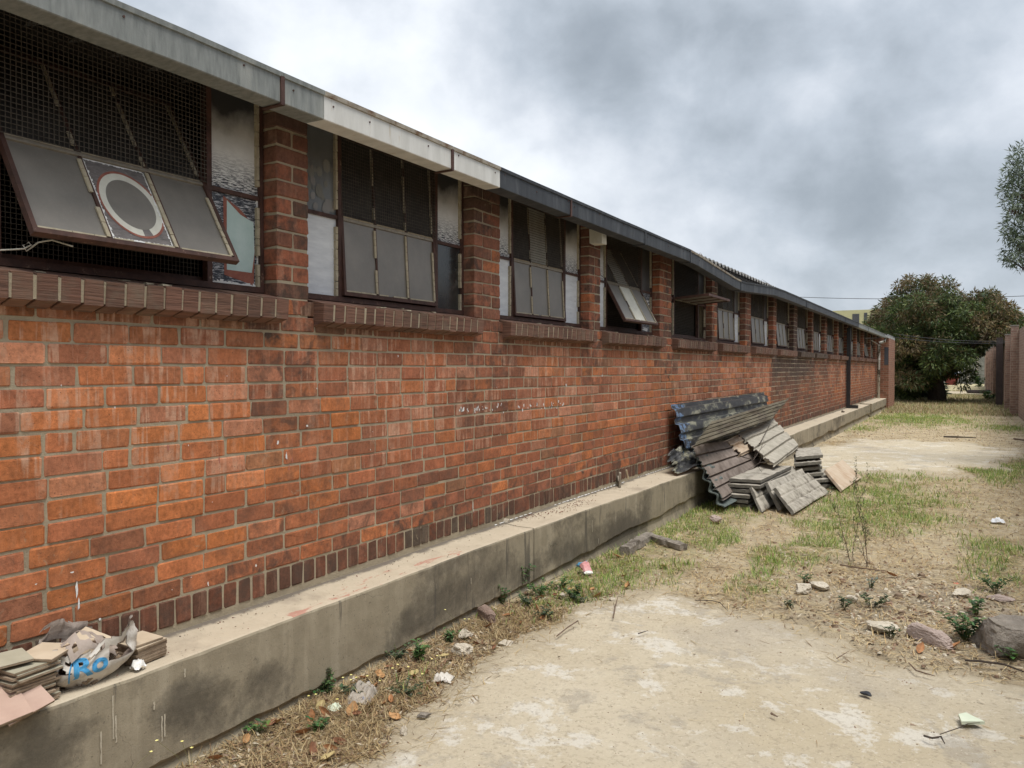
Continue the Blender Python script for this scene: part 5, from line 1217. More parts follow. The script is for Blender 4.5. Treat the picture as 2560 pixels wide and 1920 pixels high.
# torn sack: a crumpled bag round the tiles, open at the top and torn at the front
def sack():
    root = empty('torn_sack', tuple(cs)); tag(root, 'torn white printed sack full of tiles lying on the plinth', 'sack')
    n, m_ = 56, 30; vs, fo, fi = [], [], []
    def pt(i, j):
        a = 2 * math.pi * i / n; t_ = j / m_
        prof = .55 + .55 * math.sin(min(1, t_ * 1.25) * math.pi * .62); prof *= 1 - .22 * max(0, t_ - .6)
        rx, ry = .108 * prof, .165 * prof
        rim = 1 + .34 * nz(a * 1.3 if a < math.pi else (2 * math.pi - a) * 1.3, 4, 1) + .25 * math.sin(a * 2 + .7)
        z = .165 * t_ * rim
        f_ = 1 + .20 * nz(math.cos(a) * 2.2, math.sin(a) * 2.2, t_ * 2.4) + .10 * nz(math.cos(a) * 6, math.sin(a) * 6, t_ * 6) - .07 * abs(nz(math.cos(a) * 9 + 3, math.sin(a) * 9, t_ * 3))
        return (math.cos(a) * rx * f_, math.sin(a) * ry * f_ + .02 * t_, z)
    for j in range(m_ + 1):
        for i in range(n): vs.append(pt(i, j))
    tear = lambda i, j: (nz(i * .22, j * .2, 5) + .16 * (j / m_) > .27 and j > m_ * .52) or (abs((i / n * 2 * math.pi) - .35) < .28 + .1 * nz(j * .5) and m_ * .42 < j < m_ * .74 + 3 * nz(i * .6, 2))
    for j in range(m_):
        for i in range(n):
            if tear(i, j): continue
            a, b_ = j * n + i, j * n + (i + 1) % n; fo.append((a, b_, b_ + n, a + n))
    me = bpy.data.meshes.new('sack_outer'); me.from_pydata(vs, [], fo); me.materials.append(MATS['sack_white']); me.polygons.foreach_set('use_smooth', [True] * len(fo)); link('sack_cloth', me, root)
    v2 = [(x * .975, y * .975, z + .001) for x, y, z in vs]
    me = bpy.data.meshes.new('sack_inner'); me.from_pydata(v2, [], [f[::-1] for f in fo]); me.materials.append(MATS['sack_inside']); link('sack_lining', me, root)
    # folded back flap
    mb = MB(); nb = 0
    for i in range(13):
        for j in range(6):
            u, v = i / 12, j / 5
            mb.v.append((.02 + .07 * v + .015 * nz(u * 4, v * 3), -.10 + .20 * u, .165 - .055 * v * v + .03 * math.sin(u * 5) + .016 * nz(u * 6, v * 4, 2)))
    for i in range(12):
        for j in range(5):
            if nz(i * .5, j * .7, 12) > .22: continue
            a = i * 6 + j; mb.face([a, a + 1, a + 7, a + 6], 'sack_inside')
    mb.build('sack_flap', root, smooth=True)
    # printed letters and arc on the front, wrapped on the cloth
    from mathutils.bvhtree import BVHTree
    bv = BVHTree.FromPolygons([Vector(v) for v in vs], [(j * n + i, j * n + (i + 1) % n, (j + 1) * n + (i + 1) % n, (j + 1) * n + i) for j in range(m_) for i in range(n)])
    cu = bpy.data.curves.new('t', 'FONT'); cu.body = 'Ro'; cu.size = .115; cu.offset = .0035; cu.resolution_u = 4
    to = bpy.data.objects.new('t', cu); COL.objects.link(to); bpy.context.view_layer.update()
    me = bpy.data.meshes.new_from_object(to.evaluated_get(bpy.context.evaluated_depsgraph_get())); bpy.data.objects.remove(to)
    import bmesh
    bm = bmesh.new(); bm.from_mesh(me); bmesh.ops.triangulate(bm, faces=bm.faces[:]); bmesh.ops.subdivide_edges(bm, edges=[e for e in bm.edges if e.calc_length() > .012], cuts=3, use_grid_fill=True); bmesh.ops.triangulate(bm, faces=bm.faces[:])
    # add the blue arc line above the letters
    for r0, r1, a0, a1 in ((.098, .103, 1.9, 3.5),):
        for k in range(18):
            aa, ab = lerp(a0, a1, k / 18), lerp(a0, a1, (k + 1) / 18)
            pts = [(math.cos(t_) * r_ + .09, math.sin(t_) * r_ + .02, 0) for t_, r_ in ((aa, r0), (aa, r1), (ab, r1), (ab, r0))]
            bm.faces.new([bm.verts.new(p) for p in pts])
    for v in bm.verts:
        y = -.075 + v.co.x * .95; z = .035 + v.co.y * .85 + v.co.x * .05
        o_, d_ = Vector((.4, y - .10, z + .06)), Vector((-.4, .10, -.06)).normalized()
        h_ = bv.ray_cast(o_, d_)
        v.co = (h_[0] - d_ * .0022) if h_[0] else Vector((.02, y, z))
    me2 = bpy.data.meshes.new('printed_letters'); bm.to_mesh(me2); bm.free(); me2.materials.clear(); me2.materials.append(MATS['print_blue']); link('printed_letters', me2, root)
sack()
cloth('paper_scrap', (.225, G(312, 1665, LEDGE).y, LEDGE + .008), .04, .05, .045, 'torn_white', 'small torn white scrap between sack and short tile stack', 'paper', 11, .2, 8)
# bent bracket with a splinter of wood on the plinth
q = G(1555, 1218, LEDGE)
root = empty('metal_bracket', (q.x - .03, q.y, LEDGE + .006), .5); tag(root, 'bent drab metal bracket with a hole standing on the plinth', 'bracket')
mb = MB(); prof = [(-.08, .0), (-.09, .14), (-.075, .15), (-.06, .07), (-.02, .05), (.06, .09), (.14, .085), (.09, .02), (.05, .0)]
mb.v += [(-.01, a, b_) for a, b_ in prof] + [(.01, a, b_) for a, b_ in prof]; k = len(prof)
mb.face(list(range(k)), 'grey_bracket'); mb.face([k + i for i in range(k)][::-1], 'grey_bracket')
for i in range(k): mb.face([i, (i + 1) % k, k + (i + 1) % k, k + i], 'grey_bracket')
mb.tube([(.0101, .045, .035), (.013, .045, .035)], .013, 'rubber_black', 10)
mb.build('bracket_plate', root)
mb = MB(); mb.box((-.006, -.075, -.004), (.006, .075, .004), 'wood_pale', jit=.001); o = mb.build('wood_splinter'); o.location = (q.x + .02, q.y + .09, LEDGE + .115); o.rotation_euler = (-.75, 0, .2)
tag(o, 'pale splinter of wood propped on the bent bracket', 'wood')
# white spilled line of plaster along the wall foot
mb = MB()
for k in range(60):
    y = lerp(PX(1180, 1338, .0).y, PX(1690, 1170, 0).y, k / 60); w_ = .004 + .012 * abs(nz(y * 5)); 
    e_ = .05 + .04 * nz(y * 9)
    if nz(y * 2.1, 9) > -.15: mb.poly([(.001, y, LEDGE + .017), (w_, y, LEDGE + .0135), (w_ * .7, y + e_, LEDGE + .0135), (.001, y + e_, LEDGE + .016)], 'white_splash')
tag(mb.build('plaster_spill'), 'thin white line of spilled plaster where wall meets plinth', 'plaster')

# ------------------------------------------------------------------ rubble pile: sheets and precast panels
def sheet(name, TL, TR, BR, BL, ribs, amp, prof, mat, label, edge=None, nu=30, along=True, th=.003, warp=.015, seed=0, mat2=None, rag=.0, thick=None):
    """corrugated sheet between four corners; ribs run from the L side to the R side"""
    m_ = ribs * 20; vs, fs_, mi = [], [], []
    N_ = (TR - TL).cross(BL - TL).normalized()
    if N_.x < 0: N_ = -N_
    def P_(u, v):
        p = TL.lerp(TR, u).lerp(BL.lerp(BR, u), v); t_ = (v * ribs) % 1
        if prof == 'pan': h_ = 1 if t_ < .80 else 1 - (t_ - .80) / .05 if t_ < .85 else 0 if t_ < .93 else (t_ - .93) / .07
        elif prof == 'ibr': h_ = 0 if t_ < .25 else (t_ - .25) / .10 if t_ < .35 else 1 if t_ < .85 else (1 - (t_ - .85) / .10) if t_ < .95 else 0
        else: h_ = .5 + .5 * math.cos(2 * math.pi * t_)
        return p + N_ * (h_ * amp + warp * nz(u * 3 + seed, v * 2.5, seed) + warp * .35 * nz(u * 11 + seed, v * 8, seed))
    cutl = [rag * (nz(j * .25, seed, 3)) for j in range(m_ + 1)]; cutr = [rag * (nz(j * .3, seed, 7)) for j in range(m_ + 1)]
    for i in range(nu + 1):
        for j in range(m_ + 1):
            u = lerp(cutl[j], 1 + cutr[j], i / nu); vs.append(P_(u, j / m_))
    nl = len(vs); tk = thick or th
    vs += [v - N_ * tk for v in vs]
    k = m_ + 1
    for i in range(nu):
        for j in range(m_):
            a = i * k + j; fs_.append((a, a + 1, a + 1 + k, a + k)); mi.append(1 if (mat2 and i / nu < .035 + .09 * nz(j * .16, seed, 4)) else 0)
            fs_.append((nl + a, nl + a + k, nl + a + 1 + k, nl + a + 1)); mi.append(0)
    ed = 2
    for j in range(m_): fs_.append((j, nl + j, nl + j + 1, j + 1)); mi.append(ed); a = nu * k + j; fs_.append((a, a + 1, nl + a + 1, nl + a)); mi.append(ed)
    for i in range(nu): a = i * k; fs_.append((a, a + k, nl + a + k, nl + a)); mi.append(ed); a = i * k + m_; fs_.append((a, nl + a, nl + a + k, a + k)); mi.append(ed)
    me = bpy.data.meshes.new(name); me.from_pydata([tuple(v) for v in vs], [], fs_)
    for q in (mat, mat2 or mat, edge or mat): me.materials.append(MATS[q])
    me.polygons.foreach_set('material_index', mi); o = link(name, me); tag(o, label, 'roof sheet'); return o
V3 = lambda x, y, z: Vector((x, y, z))
sheet('steel_sheet', V3(.05, 8.50, 1.165), V3(.05, 13.25, 1.18), V3(.24, 13.25, .47), V3(.24, 8.50, .46), 4, .036, 'ibr', 'blue_black_steel', 'long blue black ribbed steel sheet leaning on the wall behind the pile', mat2='blue_steel', seed=1, nu=60, warp=.010)
sheet('roof_sheet', V3(.35, 9.0, .935), V3(.25, 14.25, 1.035), V3(.45, 11.8, .80), V3(.50, 7.85, .75), 5, .028, 'pan', 'olive_sheet', 'thin rusty olive sheet lying slantwise over the other sheets', edge='asbestos_grey', seed=2, nu=50, warp=.02, rag=.006)
sheet('roof_sheet', V3(.30, 8.40, .70), V3(.33, 10.9, .60), V3(.72, 10.5, .22), V3(.66, 8.40, .12), 5, .032, 'pan', 'asbestos_brown', 'brown ribbed cement sheet sloping off the plinth with its ragged end towards the viewer', edge='lip_grey', seed=3, nu=30, warp=.02, thick=.012, rag=.02)
sheet('roof_sheet', V3(.34, 8.42, .56), V3(.36, 8.75, .56), V3(.70, 8.75, .06), V3(.66, 8.36, .04), 4, .055, 'sine', 'lip_grey', 'dark green grey sheet end hanging below the brown sheet', seed=8, nu=6, warp=.02, thick=.015)
sheet('roof_sheet', V3(.30, 10.5, .66), V3(.33, 12.6, .75), V3(.95, 11.35, .46), V3(.95, 9.72, .36), 4, .035, 'pan', 'asbestos_grey', 'pale grey ribbed cement sheet lying on top at the right of the pile', edge='asbestos_brown', seed=4, nu=30, warp=.02, thick=.012, rag=.03)
sheet('roof_sheet', V3(.30, 9.8, .655), V3(.30, 11.2, .69), V3(.55, 10.9, .52), V3(.52, 9.8, .47), 2, .035, 'ibr', 'tan_slab', 'reddish broken sheet piece between the brown and the pale sheets', seed=5, nu=12, warp=.03, thick=.012, rag=.16)
sheet('roof_sheet', V3(.12, 8.15, .62), V3(.14, 8.7, .70), V3(.40, 8.6, .47), V3(.30, 7.95, .44), 2, .03, 'sine', 'blue_black_steel', 'crumpled dark scrap of sheet at the near end on the plinth', seed=6, nu=14, warp=.06, thick=.004, rag=.15)
# dark void under the sheets is closed by a broken sheet behind
def panel(name, A, B, C, D, th, mat, label, grooves=0, seed=0, rough=.006, cat='concrete panel', nu=24, nv=8):
    """precast slab with corners A B (top edge) C D (bottom edge), th thick, worn edges"""
    N_ = (B - A).cross(D - A).normalized()
    if N_.z < 0: N_ = -N_
    vs, fs_, mi = [], [], []
    for s_ in (0, 1):
        for i in range(nu + 1):
            for j in range(nv + 1):
                u, v = i / nu, j / nv; e = min(u, 1 - u, v * .4, (1 - v) * .4); p = A.lerp(B, u).lerp(D.lerp(C, u), v)
                ctr = A.lerp(B, .5).lerp(D.lerp(C, .5), .5)
                if e <= 0.001: p = p + (ctr - p).normalized() * (.012 * abs(nz(u * 9 + seed, v * 7, 3)) + .004)
                h_ = (th if s_ else 0) + rough * nz(u * 9 + seed, v * 4, s_) * (1.2 if s_ else .5)
                if s_ and grooves:
                    g = (v * grooves) % 1
                    if min(g, 1 - g) < .07 and .01 < v < .99: h_ -= .008
                    if abs(((u * 4 + (.5 if int(v * grooves) % 2 else 0)) % 1) - .5) < .03: h_ -= .006
                if s_ and e <= .001: h_ -= .006
                vs.append(p + N_ * h_)
    k = nv + 1; n1 = (nu + 1) * k
    for i in range(nu):
        for j in range(nv): a = i * k + j; fs_ += [(a, a + k, a + k + 1, a + 1), (n1 + a, n1 + a + 1, n1 + a + k + 1, n1 + a + k)]; mi += [1, 0]
    for i in range(nu): 
        for j in (0, nv): a = i * k + j; fs_.append((a, n1 + a, n1 + a + k, a + k)); mi.append(1)
    for j in range(nv):
        for i in (0, nu): a = i * k + j; fs_.append((a, a + 1, n1 + a + 1, n1 + a)); mi.append(1)
    me = bpy.data.meshes.new(name); me.from_pydata([tuple(v) for v in vs], [], fs_); me.materials.append(MATS[mat]); me.materials.append(MATS['concrete_edge'] if mat == 'old_concrete' else MATS[mat])
    me.polygons.foreach_set('material_index', mi); o = link(name, me); tag(o, label, cat); return o
def flat_panel(x, y, w_, l_, z, rz, th, mat, label, seed=0, tilt=0, **kw):
    M = Matrix.Translation((x, y, z)) @ Matrix.Rotation(rz, 4, 'Z') @ Matrix.Rotation(tilt, 4, 'Y')
    q = [M @ Vector(p) for p in ((-w_ / 2, l_ / 2, 0), (w_ / 2, l_ / 2, 0), (w_ / 2, -l_ / 2, 0), (-w_ / 2, -l_ / 2, 0))]
    return panel('concrete_panel', q[0], q[3], q[2], q[1], th, mat, label, seed=seed, **kw)
nmA = ['bottom slab of the near flat stack, half sunk in grass', 'second slab from the bottom of the near flat stack', 'middle slab of the near flat stack', 'slab third from the top of the near flat stack', 'slab second from the top of the near flat stack', 'top slab of the near flat stack, split along its edge']
for k in range(6):
    flat_panel(.80 + .02 * (k - 3) + random.uniform(-.03, .03) + (.0 if k < 5 else .01), 9.42 + random.uniform(-.06, .06) + (.1 if k > 3 else -.12), .36, 1.15 + (.35 if k > 3 else 0), .01 + k * .056, -.08 + random.uniform(-.05, .05), .040, 'old_concrete', 'weathered ' + nmA[k], seed=k * 3 + 1, tilt=-.02)
nmB = ['bottom slab of the far flat stack', 'second slab from the bottom of the far flat stack', 'third slab from the bottom of the far flat stack', 'fourth slab from the bottom of the far flat stack', 'fifth slab of the far flat stack, just under the top', 'rough top slab of the far flat stack, cracked lengthwise']
for k in range(6):
    jx, jy = random.uniform(-.025, .025), random.uniform(-.06, .06); z = .0 + k * .077; sp_ = .10 if k < 2 else 0
    panel('concrete_panel', V3(.85 + jx, 11.6 + jy, z), V3(1.12 + jx + sp_, 12.0 + jy, z), V3(1.34 + jx + sp_, 10.86 + jy, z + .006), V3(1.07 + jx, 10.42 + jy, z + .004), .045, 'old_concrete', 'pale ' + nmB[k], seed=k * 5 + 40)
panel('concrete_panel', V3(1.12, 8.80, .235), V3(1.22, 10.30, .23), V3(1.47, 10.30, .0), V3(1.36, 8.62, .0), .045, 'old_concrete', 'front leaning slab cast with a brick pattern, nearest the yard', grooves=3, seed=70, nu=40, nv=18)
panel('concrete_panel', V3(1.00, 8.95, .27), V3(1.12, 10.42, .27), V3(1.30, 10.35, .0), V3(1.18, 8.80, .0), .045, 'old_concrete', 'middle leaning slab cast with a brick pattern', grooves=3, seed=71, nu=40, nv=18)
panel('concrete_panel', V3(.84, 9.10, .29), V3(1.0, 10.5, .29), V3(1.16, 10.4, .0), V3(1.02, 8.95, .0), .045, 'old_concrete', 'rear leaning slab resting on the near flat stack', grooves=3, seed=72, nu=40, nv=18)
panel('concrete_panel', V3(.86, 8.78, .25), V3(.92, 9.9, .25), V3(1.08, 9.9, .0), V3(1.04, 8.55, .0), .04, 'old_concrete', 'narrow leaning slab with a dark grooved face at the near end', grooves=2, seed=73, nu=40, nv=18)
panel('paving_slab', V3(1.33, 10.95, .20), V3(1.38, 12.3, .20), V3(1.68, 11.95, .0), V3(1.60, 10.55, .0), .04, 'tan_slab', 'clean tan paving slab propped at the right end of the pile', seed=74, rough=.002, cat='paving slab')
# dead twigs over the pile
for k, (p0, p1) in enumerate((((1880, 1155), (1915, 1110)), ((1850, 1140), (1905, 1180)), ((1925, 1155), (1860, 1180)))):
    a, b_ = PX(*p0, .8), PX(*p1, .85); mb = MB(); mid = (a + b_) / 2 + Vector((.02, 0, .05)); mb.tube([a, mid, b_], [.006, .004, .002], 'stick_dark', 4); mb.tube([mid, mid + Vector((.02, .1, .12))], [.003, .001], 'stick_dark', 4)
    tag(mb.build('dead_twig'), ('upright dark dead twig rising from the pile', 'dark dead twig lying across the brown sheet', 'low dark dead twig over the near flat stack')[k], 'twig')

# ------------------------------------------------------------------ right hand boundary wall, gate post, far block wall
XR = 4.50; BW = empty('boundary_wall', (XR, 30, 0)); tag(BW, 'tall pale red brick boundary wall with piers along the right side', 'wall')
def bw(o): o.parent = BW; o.location = (-XR, -30, 0); return o
mb = MB(); hz = [(24.5, 2.86), (31.5, 2.80), (37.6, 2.78), (40.9, 2.76), (76, 2.70)]
def wallseg(y0, y1, h0, h1): mb.v += [(XR, y0, -.1), (XR, y1, -.1), (XR, y1, h1), (XR, y0, h0), (XR + .22, y0, -.1), (XR + .22, y1, -.1), (XR + .22, y1, h1), (XR + .22, y0, h0)]; n = len(mb.v) - 8; [mb.face([n + i for i in q], 'boundary_brick') for q in ((0, 3, 2, 1), (4, 5, 6, 7), (0, 4, 7, 3), (1, 2, 6, 5), (3, 7, 6, 2))]
wallseg(-2, 31.6, 3.0, 2.86); wallseg(31.6, 37.8, 2.80, 2.76); wallseg(37.8, 41.0, 2.72, 2.72); wallseg(41.4, 80, 2.72, 2.68)
bw(mb.build('wall'))
for k, (px, hh_) in enumerate(((2536.5, 2.98), (2521, 2.84), (2498, 2.80), (2489, 2.80), (2482, 2.80), (2475, 2.8), (2469, 2.8))):
    y = (XR - .1 - CX) / math.tan(math.atan((px - 1280) / F) - YAW); mb = MB(); mb.box((XR - .22, y - .17, -.1), (XR - .003, y + .17, hh_), 'boundary_brick'); mb.box((XR - .24, y - .19, hh_), (XR - .003, y + .19, hh_ + .05), 'concrete_edge'); bw(mb.build('pier'))
for y in (6, 12, 18, 24.6):
    mb = MB(); mb.box((XR + .0, y - .17, -.1), (XR + .0, y + .17, 2.9), 'boundary_brick')
yp = (XR - .15 - CX) / math.tan(math.atan((2509 - 1280) / F) - YAW)
mb = MB(); mb.box((XR - .42, yp - .12, -.1), (XR - .18, yp + .12, 2.85), 'steel_post', jit=.01); tag(mb.build('gate_post'), 'tall dark steel gate post standing beside the right boundary wall', 'post')
# far wall of precast panels
mb = MB(); y = 92
for r_ in range(6): mb.box((CX - 4, y, -.1 + r_ * .48), (XR + .3, y + .1 + .02 * (r_ % 2), .36 + r_ * .48), 'block_wall')
root = empty('panel_wall', (CX, y, 0)); tag(root, 'grey precast panel wall closing the far end of the yard', 'wall'); o = mb.build('panel', root); o.location = (-CX, -y, 0)
for px in (2443, 2465 - 46): q = PY(px, 950, y - .1); mb = MB(); mb.box((q.x - .09, y - .1, -.1), (q.x + .09, y, 2.9), 'asbestos_grey'); o = mb.build('post', root); o.location = (-CX, -y, 0)
# red skip with rubbish bags, far behind the tree
q = G(2384, 960); root = empty('rubbish_skip', (q.x, 76, 0)); tag(root, 'low dark red skip heaped with white and green bags far behind the tree', 'skip')
a, b_ = PY(2356, 941, 76), PY(2400, 957, 76)
mb = MB(); n0 = len(mb.v); w0_ = b_.x - q.x; w1_ = a.x - q.x
mb.v += [(w1_ + .3, 0, .15), (w0_ - .3, 0, .15), (w0_ - .3, 1.6, .15), (w1_ + .3, 1.6, .15), (w1_, -.1, 1.0), (w0_, -.1, 1.0), (w0_, 1.7, 1.0), (w1_, 1.7, 1.0)]
for f in ((0, 1, 5, 4), (1, 2, 6, 5), (2, 3, 7, 6), (3, 0, 4, 7), (0, 3, 2, 1), (4, 5, 6, 7)): mb.face(list(f), 'red_box')
mb.build('skip_body', root)
for k, (px, mt) in enumerate(((2360, 'bag_white'), (2368, 'bag_green'), (2378, 'bag_white'), (2387, 'bag_blue'), (2394, 'bag_white'))):
    c = PY(px, 938, 76); rock('rubbish_bag', Vector((c.x, 76.6, 0)), (.26, .3, .22), mt, ('white rubbish bag at the left of the far skip', 'green rubbish bag in the far skip', 'white rubbish bag in the middle of the far skip', 'blue rubbish bag in the far skip', 'white rubbish bag at the right of the far skip')[k], 'bag', sub=2, amp=.3, seed=k, z=.98)
mb = MB(); mb.tube([G(2420, 984) + Vector((0, 0, .12)), G(2452, 985) + Vector((0, 0, .12)), G(2490, 983) + Vector((0, 0, .12))], .13, 'steel_post', 8); tag(mb.build('pipe'), 'dark pipe lying on the ground before the far wall', 'pipe')
weed('shrub', G(2448, 972), 1.4, .9, 260, .3, GR, 'small green bush growing by the far end of the boundary wall', 'shrub', 10, seed=51, z=0)
weed('shrub', G(2470, 1000), .5, .7, 160, .2, GR, 'low green weed clump at the foot of the far boundary wall', 'shrub', 8, seed=52, z=0)
weed('shrub', G(2308, 985), 2.0, .9, 380, .28, ((.10, .16, .04), (.13, .2, .05)), 'bright green young shrub left of the mango trunk', 'shrub', 10, seed=53, z=0)
# far yellow building
mb = MB(); YB = 110; a, b_ = PY(2110, 776, YB), PY(2215, 860, YB)
root = empty('far_building', (a.x, YB, 0)); tag(root, 'flat roofed yellow building showing over the long roof', 'building')
mb.box((a.x - 6, YB, 0), (b_.x + 8, YB + 12, a.z), 'yellow_wall'); o = mb.build('wall', root); o.location = (-a.x, -YB, 0)
for x0, x1, y0, y1 in ((2131, 2148, 785, 812), (2160, 2168, 782, 812), (2176, 2186, 784, 812)):
    p, q = PY(x0, y0, YB), PY(x1, y1, YB); mb = MB(); mb.box((p.x, YB - .05, q.z), (q.x, YB - .004, p.z), 'window_dark'); o = mb.build('window', root); o.location = (-a.x, -YB, 0)

# ------------------------------------------------------------------ trees
def tube_branch(mb, p0, p1, r0, r1, mat='bark', n=5, wob=.1, seed=0):
    pts = [p0.lerp(p1, i / n) + Vector((nz(i * .9, seed), nz(i * .9, seed + 5), 0)) * wob * (0 if i in (0,) else 1) for i in range(n + 1)]
    mb.tube(pts, [lerp(r0, r1, i / n) for i in range(n + 1)], mat, 7); return pts
def tree_leaves(clumps, per, lsz, droop, cols, seed, aspect=.26):
    random.seed(seed); rg = np.random.default_rng(seed); V, C = [], []
    for (c, rad, cset) in clumps:
        n = int(per * (rad[0] * rad[2]) / .25)
        u = rg.normal(size=(n, 3)); u /= np.linalg.norm(u, axis=1)[:, None]; rr = rg.uniform(.35, 1.05, n) ** .6
        p = np.array(c) + u * rr[:, None] * np.array(rad)
        d = u * .6 + rg.normal(size=(n, 3)) * .45; d[:, 2] -= droop; d /= np.linalg.norm(d, axis=1)[:, None]
        s_ = np.cross(d, rg.normal(size=(n, 3))); s_ /= np.linalg.norm(s_, axis=1)[:, None]
        l = lsz * rg.uniform(.6, 1.25, n)[:, None]
        q = np.stack([p, p + d * l * .45 + s_ * l * aspect / 2, p + d * l, p + d * l * .45 - s_ * l * aspect / 2], 1)
        cs_ = np.array(cols[cset]); cc = cs_[rg.integers(0, len(cs_), n)] * rg.uniform(.7, 1.25, n)[:, None]
        V.append(q); C.append(cc)
    V = np.concatenate(V); C = np.concatenate(C); n = len(V)
    me = bpy.data.meshes.new('crown'); me.vertices.add(n * 4); me.vertices.foreach_set('co', V.ravel()); me.loops.add(n * 4); me.loops.foreach_set('vertex_index', np.arange(n * 4))
    me.polygons.add(n); me.polygons.foreach_set('loop_start', np.arange(n) * 4); me.update(calc_edges=True)
    ca = me.color_attributes.new('Col', 'FLOAT_COLOR', 'CORNER'); arr = np.ones((n, 4, 4), np.float32); arr[:, :, :3] = C[:, None, :]; ca.data.foreach_set('color', arr.ravel()); me.materials.append(MATS['leafy'])
    return me
YT = 42.0
base = PY(2343, 992, YT); base.z = 0
def tp(px, py, dy=0): return PY(px, py, YT + dy)
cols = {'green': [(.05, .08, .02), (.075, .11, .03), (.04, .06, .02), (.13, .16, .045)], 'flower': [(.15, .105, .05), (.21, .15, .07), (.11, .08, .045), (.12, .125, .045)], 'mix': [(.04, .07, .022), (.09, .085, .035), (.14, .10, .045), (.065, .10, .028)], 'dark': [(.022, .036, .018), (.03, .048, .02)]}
root = empty('mango_tree', tuple(base)); tag(root, 'broad dark mango tree in rusty bloom at the end of the building', 'tree')
mb = MB(); b0 = Vector((0, 0, 0)); fork = Vector((-.1, 0, 1.7))
tube_branch(mb, b0, fork, .42, .30, n=4, wob=.08); random.seed(3)
outline = [(2170, 860), (2180, 800), (2205, 760), (2235, 725), (2262, 702), (2290, 696), (2325, 706), (2350, 705), (2375, 712), (2400, 735), (2430, 738), (2462, 742), (2485, 735), (2505, 752), (2530, 770), (2552, 790), (2560, 830), (2530, 860), (2490, 840)]
clumps = []
for k in range(300):                          # volume fill, an uneven dome
    while 1:
        px, py, dy = random.uniform(2165, 2565), random.uniform(695, 1000), random.uniform(-3.6, 3.6)
        # silhouette in the photo as a limit for each clump centre
        top = ramp(px, [(2165, 870), (2180, 812), (2205, 765), (2240, 735), (2275, 708), (2310, 716), (2340, 712), (2378, 722), (2405, 748), (2440, 752), (2480, 752), (2510, 768), (2545, 795), (2565, 830)])
        bot = ramp(px, [(2165, 860), (2200, 900), (2232, 960), (2300, 960), (2345, 930), (2390, 915), (2430, 905), (2440, 880), (2470, 850), (2510, 850), (2565, 860)])
        if top + 8 < py < bot and abs(dy) < 3.6 * math.sqrt(max(.05, 1 - ((px - 2360) / 215) ** 2)): break
    c = tp(px, py, dy) - base; front = dy < .5
    hi = (py - top) < 60
    cs_ = 'flower' if (random.random() < (.34 if hi or front else .1)) else 'mix' if random.random() < .45 else 'green'
    if not front and py > 850: cs_ = 'dark'  # low rear clumps: shade inside the crown put into the leaf colour
    r_ = random.uniform(.28, .62); clumps.append((tuple(c), (r_, r_, r_ * .7), cs_))
for k in range(60):                          # tufts along the outline
    px = random.uniform(2175, 2560); top = ramp(px, [(2165, 870), (2180, 812), (2205, 765), (2240, 735), (2275, 706), (2310, 714), (2340, 710), (2378, 720), (2405, 746), (2440, 750), (2480, 748), (2510, 766), (2545, 792), (2565, 830)])
    c = tp(px, top + random.uniform(-15, 10), random.uniform(-1.5, 1.5)) - base; clumps.append((tuple(c), (.22, .22, .25), 'flower' if random.random() < .6 else 'mix'))
for (px, py, r_) in ((2410, 935, .45), (2405, 960, .3), (2380, 925, .5), (2250, 960, .6), (2290, 945, .6), (2425, 915, .4), (2230, 930, .6), (2240, 985, .35), (2270, 985, .35)):
    clumps.append((tuple(tp(px, py, -1) - base), (r_, r_, r_ * .8), 'green'))
for k in range(70):
    px, py = random.choice(((2185, 815), (2195, 850), (2215, 880), (2440, 800), (2490, 800), (2530, 825), (2240, 940), (2265, 960), (2300, 955), (2470, 835)))
    px += random.gauss(0, 14); py += random.gauss(0, 14); c = tp(px, py, random.uniform(-2.2, 2)) - base; r_ = random.uniform(.25, .5); clumps.append((tuple(c), (r_, r_, r_ * .8), random.choice(('mix', 'green', 'flower', 'green'))))
for k in range(14):
    c = random.choice(clumps)[0]; e = Vector(c); m_ = fork.lerp(e, .5) + Vector((0, 0, -.3)); tube_branch(mb, fork, m_, .16, .09, n=3, seed=k); tube_branch(mb, m_, e, .09, .03, n=3, seed=k + 9)
mb.build('trunk', root, smooth=True)
cr = link('crown', tree_leaves(clumps, 430, .21, .35, cols, 5, .24), root)
# darker tree behind, to the left of the trunk, closing the gap by the building
root = empty('dark_tree', (0.9, 47, 0)); tag(root, 'shaded dense tree behind the mango, filling the corner by the building', 'tree')
clumps = []
for k in range(70):
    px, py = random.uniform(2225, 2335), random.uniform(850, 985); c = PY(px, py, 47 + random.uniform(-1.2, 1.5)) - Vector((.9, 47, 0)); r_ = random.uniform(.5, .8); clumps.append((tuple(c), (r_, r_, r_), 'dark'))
link('crown', tree_leaves(clumps, 90, .35, .3, cols, 6), root); mb = MB(); tube_branch(mb, Vector((0, 0, 0)), Vector((0, 0, 3)), .2, .1); mb.build('trunk', root)
